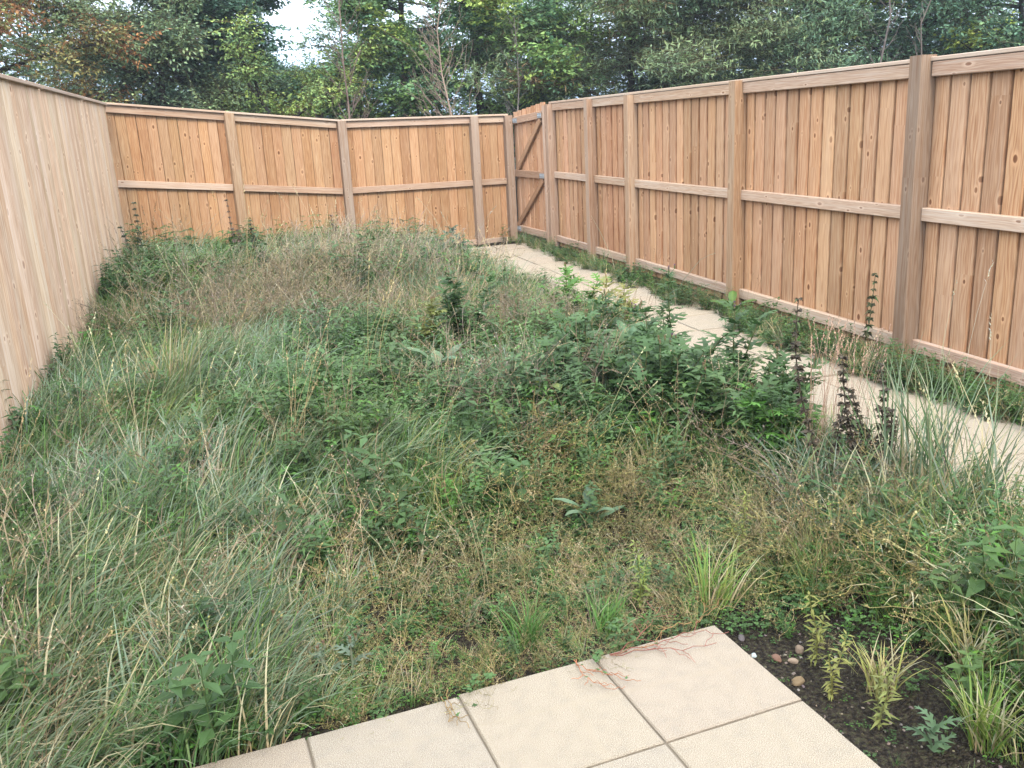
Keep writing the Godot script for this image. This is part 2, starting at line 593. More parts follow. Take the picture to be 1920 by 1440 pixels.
func build_back_fence() -> void:
	# two runs that meet in a shallow corner
	var corner := Vector3(-1.19, 0, -10.6)
	var bend := Vector3(1.241, 0, -11.2)
	var gate_post := Vector3(3.45, 0, -11.45)
	var runs := [[corner, bend, 2.035, 1.762, [1.26], [12, 11], 0.02], [bend, gate_post, 1.762, 1.735, [1.72], [14, 4], 0.02]]
	var names := ["orange brown fence of two bays sloping down from the pale fence corner", "orange brown fence between the corner post and the gate"]
	for q in 2:
		var r: Array = runs[q]
		var a: Vector3 = r[0]
		var d: Vector3 = r[1] - r[0]
		var length := d.length()
		var f := thing("fence", names[q], "fence", a, atan2(-d.z, d.x))
		var t0: float = r[2]
		var t1: float = r[3]
		var top := func(x): return lerpf(t0, t1, x / length) - 0.023
		var posts: Array = ([] if q == 0 else [0.05]) + r[4] + ([length - 0.04] if q == 1 else [])
		var lean := [0.0, 0.0, 0.0]
		for k in posts.size():
			var x: float = posts[k]
			var o := part("post", beam(Vector3(x, -0.1, -0.05), Vector3(x, top.call(x) + 0.004, -0.05), Vector3(0, 0, 1), 0.1, 0.1, [Color(0.74, 0.67, 0.56), Color(0.62, 0.585, 0.56), Color(0.62, 0.575, 0.54), Color(0.62, 0.58, 0.55)][q + k], (q * 3 + k * 4) % 12, pale_wood, 0.005), f)
			o.rotation.z = lean[k]
		var ends: Array = [0.0] + r[4] + [length]
		for k in ends.size() - 1:
			var x0: float = ends[k] + (0.05 if k > 0 else (0.1 if q == 1 else 0.012))
			var x1: float = ends[k + 1] - (0.05 if k < ends.size() - 2 else (0.09 if q == 1 else 0.0))
			fence_bay(f, x0, x1, func(x): return top.call(x), q * 4 + k * 3, Color(0.86, 0.80, 0.75))
			boards_between(f, x0 - 0.03, x1 + 0.03, r[5][k], -0.103, "tight", 0.08, func(x): return top.call(x), Color(0.86, 0.80, 0.67), 0.11, warm_wood)
			var c0 := x0 - 0.05
			part("cap", beam(Vector3(c0, top.call(c0) + 0.012, -0.085), Vector3(x1 + 0.05, top.call(x1 + 0.05) + 0.012, -0.085), Vector3(0, 0, 1), 0.11, 0.022, Color(0.96, 0.94, 0.92), k + q, pale_wood, 0.003), f)
			part("gravel_board", beam(Vector3(x0, 0.05, -0.142), Vector3(x1, 0.05, -0.142), Vector3(0, 0, 1), 0.022, 0.2, Color(0.5, 0.4, 0.3), k, warm_wood), f)

func build_gate() -> void:
	# from the jamb beside the long fence to the end post of the back fence
	var a := Vector3(3.45, 0, -11.52)
	var b := Vector3(3.575, 0, -10.63)
	var d := b - a
	var length := d.length()
	var g := thing("garden_gate", "narrow board gate with two diagonal braces and zinc brackets", "gate", a, atan2(-d.z, d.x))
	var n := 7
	var p := length / n
	for k in n:
		var w := p - 0.02
		var mb := MB.new()
		var y1 := 1.755 + 0.014 * k
		extrude(mb, PackedVector2Array([Vector2(0, -0.004), Vector2(0.005, 0), Vector2(w - 0.005, 0), Vector2(w, -0.004), Vector2(w, -0.018), Vector2(0, -0.018)]), 0.23, y1, vary(Color(1.06, 0.97, 0.87), 0.1), (k * 5) % 12, w, rng.randf())
		part("board", mb.mesh(warm_wood), g, Vector3(p * k + 0.004, 0, -0.042))
	for q in [["top_rail", 1.645, 1.70], ["middle_rail", 1.0, 0.99], ["bottom_rail", 0.30, 0.275]]:
		part(q[0], beam(Vector3(0.01, q[1], -0.02), Vector3(length - 0.01, q[2], -0.02), Vector3(0, 0, 1), 0.036, 0.085, Color(0.85, 0.76, 0.7) if q[0] != "middle_rail" else Color(0.62, 0.5, 0.42), int(q[1] * 4), pale_wood), g)
	part("brace", beam(Vector3(0.12, 1.05, -0.019), Vector3(length - 0.07, 1.645, -0.019), Vector3(0, 0, 1), 0.034, 0.07, Color(0.70, 0.55, 0.43), 2, pale_wood), g)
	part("brace", beam(Vector3(0.06, 0.33, -0.019), Vector3(length - 0.05, 0.94, -0.019), Vector3(0, 0, 1), 0.034, 0.07, Color(0.70, 0.55, 0.43), 6, pale_wood), g)
	for q in [["hinge", 0.09, 1.648, 0.2], ["bracket", length - 0.07, 1.69, 0.1], ["bracket", length - 0.06, 0.985, 0.12], ["hinge", 0.08, 0.30, 0.18]]:
		var plate := part(q[0], beam(Vector3(q[1] - q[3] / 2, q[2], 0.0015), Vector3(q[1] + q[3] / 2, q[2], 0.0015), Vector3(0, 0, 1), 0.006, 0.055, Color.WHITE, 0, zinc_mat, 0.001), g)
		for e in 3:
			var mb := MB.new()
			tube(mb, PackedVector3Array([Vector3(q[1] + (e - 1) * q[3] * 0.33, q[2], 0.003), Vector3(q[1] + (e - 1) * q[3] * 0.33, q[2], 0.011)]), 0.008, 0.006, Color.WHITE, Color.WHITE, 8)
			part("bolt", mb.mesh(zinc_mat), plate)
	var jamb := part("gate_jamb", beam(Vector3(3.617, -0.1, -10.585), Vector3(3.617, 1.80, -10.585), Vector3(1, 0, 0), 0.09, 0.075, Color(0.98, 0.92, 0.9), 3, pale_wood), self)
	tag(jamb, "light square jamb post between the gate and the long fence", "post")


# ---------------------------------------------------------------- trees
func sprig(leaf_len: float, leaf_w: float, n: int, size: float, cols: Array) -> ArrayMesh:
	var mb := MB.new()
	for t in 3:
		var d := Vector3(rr(-1, 1), rr(-0.2, 0.7), rr(-1, 1)).normalized()
		var p := Vector3.ZERO
		var pts := PackedVector3Array([p])
		for k in 4:
			p += (d + Vector3(rr(-0.3, 0.3), rr(-0.3, 0.2), rr(-0.3, 0.3))) * size * 0.25
			pts.append(p)
		tube(mb, pts, 0.004, 0.0015, Color(0.05, 0.04, 0.03), Color(0.07, 0.06, 0.03))
		for k in n / 3:
			var s := rr(0.15, 1.0) * 4.0
			var at := pts[int(s)] if int(s) > 3 else pts[int(s)].lerp(pts[int(s) + 1], s - int(s))
			var dir := (d * 0.5 + Vector3(rr(-1, 1), rr(-0.7, 0.3), rr(-1, 1))).normalized()
			leaf(mb, at, dir, Vector3(rr(-0.7, 0.7), 1, rr(-0.7, 0.7)), leaf_len * rr(0.7, 1.2), leaf_w * rr(0.8, 1.2), vary(cols[rng.randi() % cols.size()], 0.18), 0.3, 0.12)
	return mb.mesh(leaf_mat)

func limb(mb: MB, a: Vector3, b: Vector3, r0: float, r1: float, c: Color, bow: float, sides := 6) -> PackedVector3Array:
	var pts := PackedVector3Array()
	var off := Vector3(rr(-1, 1), rr(-0.2, 0.6), rr(-1, 1)) * bow
	for k in 6:
		var t := k / 5.0
		pts.append(a.lerp(b, t) + off * sin(PI * t) + Vector3(rr(-1, 1), 0, rr(-1, 1)) * bow * 0.2 * t)
	tube(mb, pts, r0, r1, c, c * 1.15, sides)
	return pts

func tree(label: String, at: Vector3, height: float, spread: float, low: float, palette: Array, sprigs: Array, count: int, bark: Color, trunks := 1, category := "tree", fill := 0.55) -> Node3D:
	var o := thing("tree" if category == "tree" else "bush", label, category, at)
	var mb := MB.new()
	var clumps := []
	for q in trunks:
		var foot := Vector3(rr(-0.3, 0.3), -0.2, rr(-0.3, 0.3)) * (trunks - 1) * 0.8 + Vector3(0, -0.1, 0)
		var head := Vector3(rr(-0.5, 0.5), height * 0.85, rr(-0.5, 0.5)) + foot * 2.0
		var pts := limb(mb, foot, head, 0.03 + height * 0.009, 0.02, bark, 0.25, 8)
		var limbs := int(13.0 / trunks) + 4
		for k in limbs:
			var t := lerpf(low / height, 0.95, (k + rr(0, 0.8)) / limbs)
			var from := pts[0].lerp(pts[5], t) if false else pts[clampi(int(t * 5), 0, 4)].lerp(pts[clampi(int(t * 5), 0, 4) + 1], t * 5 - clampi(int(t * 5), 0, 4))
			var env := spread * sqrt(maxf(0.12, 1.0 - pow(absf(t - 0.42) / 0.62, 2.2)))
			var dir := flat(k * 2.4 + rr(-0.5, 0.5) + q)
			var to := from + dir * env * rr(0.7, 1.0) + Vector3(0, rr(-0.1, 0.9), 0)
			var lp := limb(mb, from, to, 0.035, 0.01, bark, 0.2, 5)
			for j in 4:
				var s := lp[2 + j]
				var e := s + (dir * rr(0.1, 0.6) + Vector3(rr(-0.7, 0.7), rr(-0.3, 0.6), rr(-0.7, 0.7))) * spread * 0.35
				limb(mb, s, e, 0.012, 0.004, bark, 0.08, 3)
				clumps.append([e, rr(0.32, 0.62) * spread * 0.36])
				if j == 0: clumps.append([lp[1], rr(0.3, 0.5) * spread * 0.36])
				clumps.append([s.lerp(e, 0.4), rr(0.25, 0.45) * spread * 0.36])
	part("trunk", mb.mesh(bark_mat), o)
	var lists := []
	var tints := []
	for s in sprigs:
		lists.append([])
		tints.append([])
	for k in count:
		var c: Array = clumps[rng.randi() % clumps.size()]
		var v := Vector3(rng.randfn(), rng.randfn() * 0.75, rng.randfn()).normalized() * pow(rng.randf(), fill)
		var p: Vector3 = c[0] + v * c[1]
		if p.y < low * 0.6: p.y = low * 0.6 + rr(0, 0.5)
		var w := rng.randi() % sprigs.size()
		var sc := rr(0.75, 1.25)
		lists[w].append(Transform3D(Basis(Vector3.UP, rr(0, TAU)).rotated(Vector3(rr(-1, 1), 0, rr(-1, 1)).normalized(), rr(0, 0.6)).scaled(Vector3(sc, sc, sc)), p))
		# leaf colour goes by clump, so that a crown shows light and dark masses of its own leaves
		var pick := hash(int(c[0].x * 977.0) + int(c[0].y * 331.0)) % 100 / 100.0
		var col: Color = palette[clampi(int(pick * palette.size()), 0, palette.size() - 1)] if rng.randf() < 0.8 else palette[rng.randi() % palette.size()]
		tints[w].append(vary(col * 1.34, 0.13))
	for w in sprigs.size():
		if lists[w].size(): many("crown", sprigs[w], lists[w], tints[w], o)
	return o

func bare_sapling(label: String, at: Vector3, height: float, tone: Color, spread: float, n: int) -> void:
	var o := thing("sapling", label, "sapling", at)
	var mb := MB.new()
	var pts := PackedVector3Array()
	for k in 7:
		pts.append(Vector3(rr(-0.03, 0.03) * k * 0.5, height * k / 6.0, rr(-0.02, 0.02) * k))
	tube(mb, pts, 0.021, 0.005, tone * 0.55, tone * 0.5, 6)
	part("trunk", mb.mesh(bark_mat), o)
	var tw := MB.new()
	for k in n:
		var t := 0.3 + 0.68 * k / n
		var s := t * 6.0
		var p := pts[int(s)].lerp(pts[mini(int(s) + 1, 6)], s - int(s))
		var d := flat(rr(0, TAU))
		var length := spread * (1.25 - t) * rr(0.6, 1.2)
		var run := PackedVector3Array([p])
		var q := p
		for j in 4:
			q += (d * 0.75 + Vector3(rr(-0.2, 0.2), 0.6 + 0.25 * j, rr(-0.2, 0.2))).normalized() * length / 4
			run.append(q)
		tube(tw, run, 0.0055, 0.002, tone * 0.5, tone * 0.5)
		for j in 5:
			var s2 := run[1 + j % 4]
			var e := s2 + (d * 0.5 + Vector3(rr(-0.6, 0.6), rr(0.4, 1), rr(-0.6, 0.6))).normalized() * length * rr(0.2, 0.45)
			tube(tw, PackedVector3Array([s2, s2.lerp(e, 0.5) + Vector3(rr(-0.02, 0.02), 0.01, 0), e]), 0.0035, 0.002, tone * 0.5, tone * 0.5)
	part("twigs", tw.mesh(bark_mat), o)

func toward(u: float, dist: float) -> Vector3:
	# a spot on the flat land beyond the fence, by its bearing from the house (degrees right of straight ahead) and distance
	var a := deg_to_rad(u)
	return Vector3(sin(a) * dist, 0.1, -cos(a) * dist)

func build_trees() -> void:
	var white := [Color(1, 1, 1)]
	var base := [Color(0.14, 0.19, 0.125), Color(0.16, 0.215, 0.13), Color(0.12, 0.17, 0.12)]
	var broad := [sprig(0.068, 0.048, 21, 0.34, base), sprig(0.064, 0.045, 21, 0.36, base), sprig(0.072, 0.05, 18, 0.32, base)]
	var small := [sprig(0.06, 0.032, 21, 0.36, base), sprig(0.06, 0.03, 21, 0.38, base)]
	var narrow := [sprig(0.095, 0.022, 24, 0.42, base), sprig(0.1, 0.02, 24, 0.4, base)]
	var dark := Color(0.035, 0.03, 0.028)
	var grey := Color(0.09, 0.08, 0.07)
	# bearings: about -13 at the left edge of the photograph, +45 at its right edge
	tree("tree turning orange and red, at the far left beyond the pale fence", toward(-11.8, 14.5), 5.4, 1.9, 1.2, [Color(1.6, 1.0, 0.6), Color(1.35, 1.1, 0.7), Color(1.1, 1.1, 0.8), Color(2.0, 0.75, 0.5), Color(1.5, 1.05, 0.65)], small, 2400, dark)
	tree("soft grey green bushy tree behind the pale fence corner", toward(-4.6, 16), 5.40, 1.75, 1.0, [Color(0.95, 1.05, 0.95), Color(1.15, 1.2, 0.95), Color(0.85, 1.0, 0.95)], small, 3360, dark)
	tree("dark blue green tree with a black trunk showing above the sloping fence", toward(-1.5, 17.5), 5.6, 1.35, 1.9, [Color(0.6, 0.85, 0.85), Color(0.75, 0.95, 0.9), Color(0.5, 0.75, 0.8)], broad, 2640, dark, 2)
	tree("slender blue green tree beside the gap of open sky", toward(4.3, 20), 3.5, 1.3, 1.0, [Color(0.6, 0.9, 0.9), Color(0.7, 0.95, 0.9)], small, 1520, dark)
	tree("low yellow green bush leaning over the fence corner post", toward(6.0, 15.5), 3.7, 1.25, 0.6, [Color(1.6, 1.6, 0.7), Color(1.25, 1.35, 0.7), Color(1.0, 1.2, 0.75)], small, 1600, dark, 3, "bush")
	tree("tall maple with dark leaves behind the first bare sapling", toward(10.0, 16.5), 6.80, 2.0, 1.2, [Color(0.7, 0.95, 0.75), Color(1.0, 1.25, 0.6), Color(0.55, 0.8, 0.75), Color(0.8, 1.05, 0.7)], broad, 2880, dark)
	tree("tall maple with bright yellow green tips behind the second bare sapling", toward(15.3, 16.5), 6.80, 2.4, 1.2, [Color(1.0, 1.2, 0.6), Color(1.5, 1.5, 0.6), Color(0.6, 0.9, 0.75), Color(0.7, 0.95, 0.7)], broad, 2880, dark)
	tree("thin pale tree in the bright gap behind the gate", toward(19.3, 19), 4.96, 1.3, 1.5, [Color(0.8, 1.0, 0.95), Color(0.9, 1.05, 0.9)], small, 800, grey)
	tree("olive tree with scattered rust red leaves to the right of the gate", toward(23.6, 16), 6.00, 2.2, 0.9, [Color(1.0, 1.05, 0.8), Color(1.2, 1.1, 0.8), Color(1.6, 0.85, 0.75), Color(0.8, 0.95, 0.8)], narrow, 2059, dark)
	tree("willow like grey green tree drooping over the long fence", toward(27.6, 15.5), 4.80, 1.9, 0.8, [Color(1.25, 1.25, 1.0), Color(1.1, 1.15, 1.0), Color(1.35, 1.25, 1.0)], narrow, 1684, grey)
	tree("feathery sage green tree behind the middle of the long fence", toward(31.0, 16.5), 5.20, 2.1, 0.9, [Color(0.8, 1.0, 0.95), Color(0.95, 1.1, 1.0), Color(0.7, 0.9, 0.9)], narrow, 1872, grey)
	tree("dark tree with sky showing through its leaves, right of the sage green one", toward(34.8, 18), 6.00, 2.3, 1.3, [Color(0.55, 0.8, 0.8), Color(0.65, 0.9, 0.85), Color(0.8, 0.95, 0.8)], small, 1684, dark, 2)
	tree("dark tree with patches of yellow leaves behind the large post", toward(38.5, 17), 6.00, 2.2, 1.2, [Color(0.6, 0.85, 0.8), Color(1.7, 1.6, 0.6), Color(0.55, 0.8, 0.8), Color(0.8, 1.0, 0.75)], broad, 1684, dark)
	tree("blue green tree at the far right above the fence", toward(42.5, 17), 6.00, 2.3, 1.2, [Color(0.65, 0.9, 0.9), Color(0.75, 1.0, 0.9)], small, 1809, dark)
	tree("airy blue green tree at the right edge with much sky behind it", toward(47.2, 18), 5.60, 2.2, 1.5, [Color(0.7, 0.95, 0.95), Color(0.8, 1.0, 0.95)], small, 1248, grey, 2)
	# a second row, seen only through gaps
	var behind := [-15.0, -9.5, -5.0, 8.2, 12.4, 17.4, 21.5, 26.0, 30.0, 36.0, 40.5, 45.0]
	var looks := ["left of the orange tree", "between the orange and the grey green trees", "between the grey green and the dark trees", "behind the yellow green bush", "between the two maples", "right of the yellow tipped maple", "behind the rust flecked tree", "behind the willow like tree", "behind the sage green tree", "between the last dark trees", "behind the yellow patched tree", "behind the trees at the right edge"]
	for k in behind.size():
		tree("shadowy tree of the second row, " + looks[k], toward(behind[k], 23 + (k * 7) % 4), [6.5, 5.6, 4.0, 5.6, 6.5, 4.6, 6.0, 6.0, 5.6, 5.5, 5.5, 5.0][k], 2.3, 0.5, [Color(0.6, 0.8, 0.75), Color(0.75, 0.9, 0.75)], broad, 950 if k < 7 else 500, dark, 1, "tree", 0.45)
	bare_sapling("bare pinkish sapling with fine twigs, before the dark maple", toward(6.9, 13.2), 3.7, Color(0.30, 0.22, 0.19), 0.85, 34)
	bare_sapling("bare pale sapling with upright fan of twigs, before the yellow tipped maple", toward(12.9, 13.2), 3.35, Color(0.42, 0.32, 0.26), 0.95, 44)
	bare_sapling("short bare sapling just above the gate", toward(17.1, 14.2), 3.0, Color(0.30, 0.27, 0.25), 0.6, 26)
	bare_sapling("bare grey sapling behind the fence left of the large post", toward(37.9, 13.5), 3.9, Color(0.22, 0.19, 0.18), 0.6, 26)
	bare_sapling("small bare sapling beside the grey one", toward(40.0, 13.8), 3.0, Color(0.24, 0.2, 0.18), 0.5, 18)


# ---------------------------------------------------------------- weeds and grasses
const GREEN := Color(0.066, 0.135, 0.045)
const BLUE_GREEN := Color(0.145, 0.19, 0.135)
const LUSH := Color(0.075, 0.18, 0.033)
const LIME := Color(0.20, 0.23, 0.06)
const TAN := Color(0.30, 0.24, 0.14)
const STRAW := Color(0.44, 0.37, 0.24)
const BROWN := Color(0.14, 0.11, 0.06)
const OLIVE := Color(0.175, 0.165, 0.06)
const MAUVE := Color(0.17, 0.145, 0.13)
const DARK := Color(0.045, 0.092, 0.03)

func grass_tuft(n: int, l0: float, l1: float, w: float, spread: float, lean: float, wind: float, c0: Color, c1: Color, dry: float) -> ArrayMesh:
	# wind is how far the blades all bend towards +x; the rest fan outwards
	var mb := MB.new()
	for k in n:
		var a := rr(0, TAU)
		var d := (flat(a) * (1.0 - wind) + Vector3(1, 0, 0) * wind * 1.4).normalized()
		var at := flat(rr(0, TAU)) * spread * sqrt(rng.randf())
		var col := vary(c0.lerp(c1, rng.randf()), 0.2)
		var end := col * 1.1
		if rng.randf() < dry:
			col = vary(TAN, 0.25)
			end = vary(STRAW, 0.15)
		elif rng.randf() < 0.15:
			end = col.lerp(TAN, 0.4)
		blade(mb, at, d, rr(l0, l1), w * rr(0.7, 1.3), rr(0.05, 0.45) + wind * 0.45, lean * rr(0.7, 1.25), col, end, 5, rr(-0.8, 0.8))
	return mb.mesh(leaf_mat)

func stalks(n: int, h0: float, h1: float, spread: float, c0: Color, head: float, lean: float) -> ArrayMesh:
	var mb := MB.new()
	for k in n:
		var at := flat(rr(0, TAU)) * spread * sqrt(rng.randf())
		var d := (flat(rr(0, TAU)) + Vector3(0.9, 0, 0)).normalized()
		var h := rr(h0, h1)
		var col := vary(c0, 0.2)
		var p := at
		var pts := PackedVector3Array([p])
		for j in 4:
			var a := lean * (j + 0.5) / 4.0
			p += (d * sin(a) + Vector3.UP * cos(a)) * h / 4
			pts.append(p)
		tube(mb, pts, 0.0013, 0.0008, col, col)
		if head > 0: seed_head(mb, p, (pts[4] - pts[3]).normalized(), head * rr(0.7, 1.3), col * 1.05, 0.007)
	return mb.mesh(stem_mat)

func twig_tangle(n: int, h: float, spread: float, c0: Color, c1: Color, seedy: float, wiry: float) -> ArrayMesh:
	# wiry, much branched dry stems with specks of seed
	var mb := MB.new()
	for k in n:
		var p := flat(rr(0, TAU)) * spread * sqrt(rng.randf())
		var d := Vector3(rr(-0.7, 0.7) + 0.25, rr(0.5, 1.2), rr(-0.7, 0.7)).normalized()
		var col := vary(c0.lerp(c1, rng.randf()), 0.25)
		var seg := h / 5.0
		for j in 6:
			var q := p + d * seg * rr(0.8, 1.2)
			tube(mb, PackedVector3Array([p, q]), 0.0012, 0.001, col, col)
			for b in 2:
				var e := q + (d * 0.5 + Vector3(rr(-1, 1), rr(-0.2, 0.8), rr(-1, 1))).normalized() * seg * rr(0.5, 1.1)
				var side := (e - q).cross(Vector3(rr(-1, 1), rr(-1, 1), rr(-1, 1))).normalized() * 0.0011
				var o := mb.add(q - side, col)
				mb.add(q + side, col)
				mb.add(e, col * 1.1)
				mb.tri(o, o + 1, o + 2)
				for s in 3:
					if rng.randf() < seedy:
						leaf(mb, q.lerp(e, rr(0.2, 1.0)), Vector3(rr(-1, 1), rr(-0.5, 1), rr(-1, 1)), Vector3(rr(-1, 1), 1, rr(-1, 1)), rr(0.006, 0.012), rr(0.004, 0.006), vary(col * 1.2, 0.25))
			d = (d + Vector3(rr(-1, 1), rr(-0.6, 0.5), rr(-1, 1)) * wiry).normalized()
			if d.y < -0.2: d.y = 0.1
			p = q
	return mb.mesh(stem_mat)

func spiny_rosette(n: int, size: float, cols: Array) -> ArrayMesh:
	var mb := MB.new()
	for k in n:
		var l := size * rr(0.7, 1.2)
		spiny_leaf(mb, Vector3(0, 0.02 + 0.012 * k, 0), flat(k * 2.4), l, l * 0.6, rr(0.4, 0.9), rr(1.4, 2.0), vary(cols[rng.randi() % cols.size()], 0.15), 4)
	return mb.mesh(leaf_mat)

func low_leaves(n: int, spread: float, size: float, h: float, cols: Array) -> ArrayMesh:
	# small round leaves in threes on short stalks
	var mb := MB.new()
	for k in n:
		var p := flat(rr(0, TAU)) * spread * sqrt(rng.randf()) + Vector3(0, rr(0.2, 1.0) * h, 0)
		var a := rr(0, TAU)
		var tilt := Vector3(rr(-0.45, 0.45), 1, rr(-0.45, 0.45))
		var c := vary(cols[rng.randi() % cols.size()], 0.18)
		for j in 3:
			leaf(mb, p, flat(a + j * TAU / 3), tilt, size * rr(0.8, 1.2), size * 0.85, c, 0.15, 0.1)
		if k % 3 == 0: tube(mb, PackedVector3Array([Vector3(p.x * 0.8, 0, p.z * 0.8), p]), 0.0012, 0.0008, c, c)
	return mb.mesh(leaf_mat)

func leafy_stem(n: int, h0: float, h1: float, leaf_len: float, leaf_w: float, pairs: int, cols: Array, spread: float) -> ArrayMesh:
	var mb := MB.new()
	for k in n:
		var p := flat(rr(0, TAU)) * spread * sqrt(rng.randf())
		var d := Vector3(rr(-0.3, 0.3), 1, rr(-0.3, 0.3)).normalized()
		var h := rr(h0, h1)
		var c := vary(cols[rng.randi() % cols.size()], 0.15)
		var pts := PackedVector3Array([p])
		for j in pairs:
			d = (d + Vector3(rr(-0.15, 0.15), 0.05, rr(-0.15, 0.15))).normalized()
			p += d * h / pairs
			pts.append(p)
			var a := j * 1.6 + rr(-0.3, 0.3)
			var s := 1.0 - 0.55 * absf(float(j) / pairs - 0.35)
			for q in 3:
				leaf(mb, p, flat(a + q * 2.1) + Vector3(0, rr(-0.15, 0.6), 0), Vector3(rr(-0.3, 0.3), 1, rr(-0.3, 0.3)), leaf_len * s * rr(0.7, 1.2), leaf_w * s, vary(c, 0.12), 0.3, rr(0.1, 0.4))
		tube(mb, pts, 0.003, 0.0012, c.lerp(BROWN, 0.4), c)
	return mb.mesh(leaf_mat)

func bump(x: float, z: float, cx: float, cz: float, r: float) -> float:
	return exp(-((x - cx) * (x - cx) + (z - cz) * (z - cz)) / (r * r))

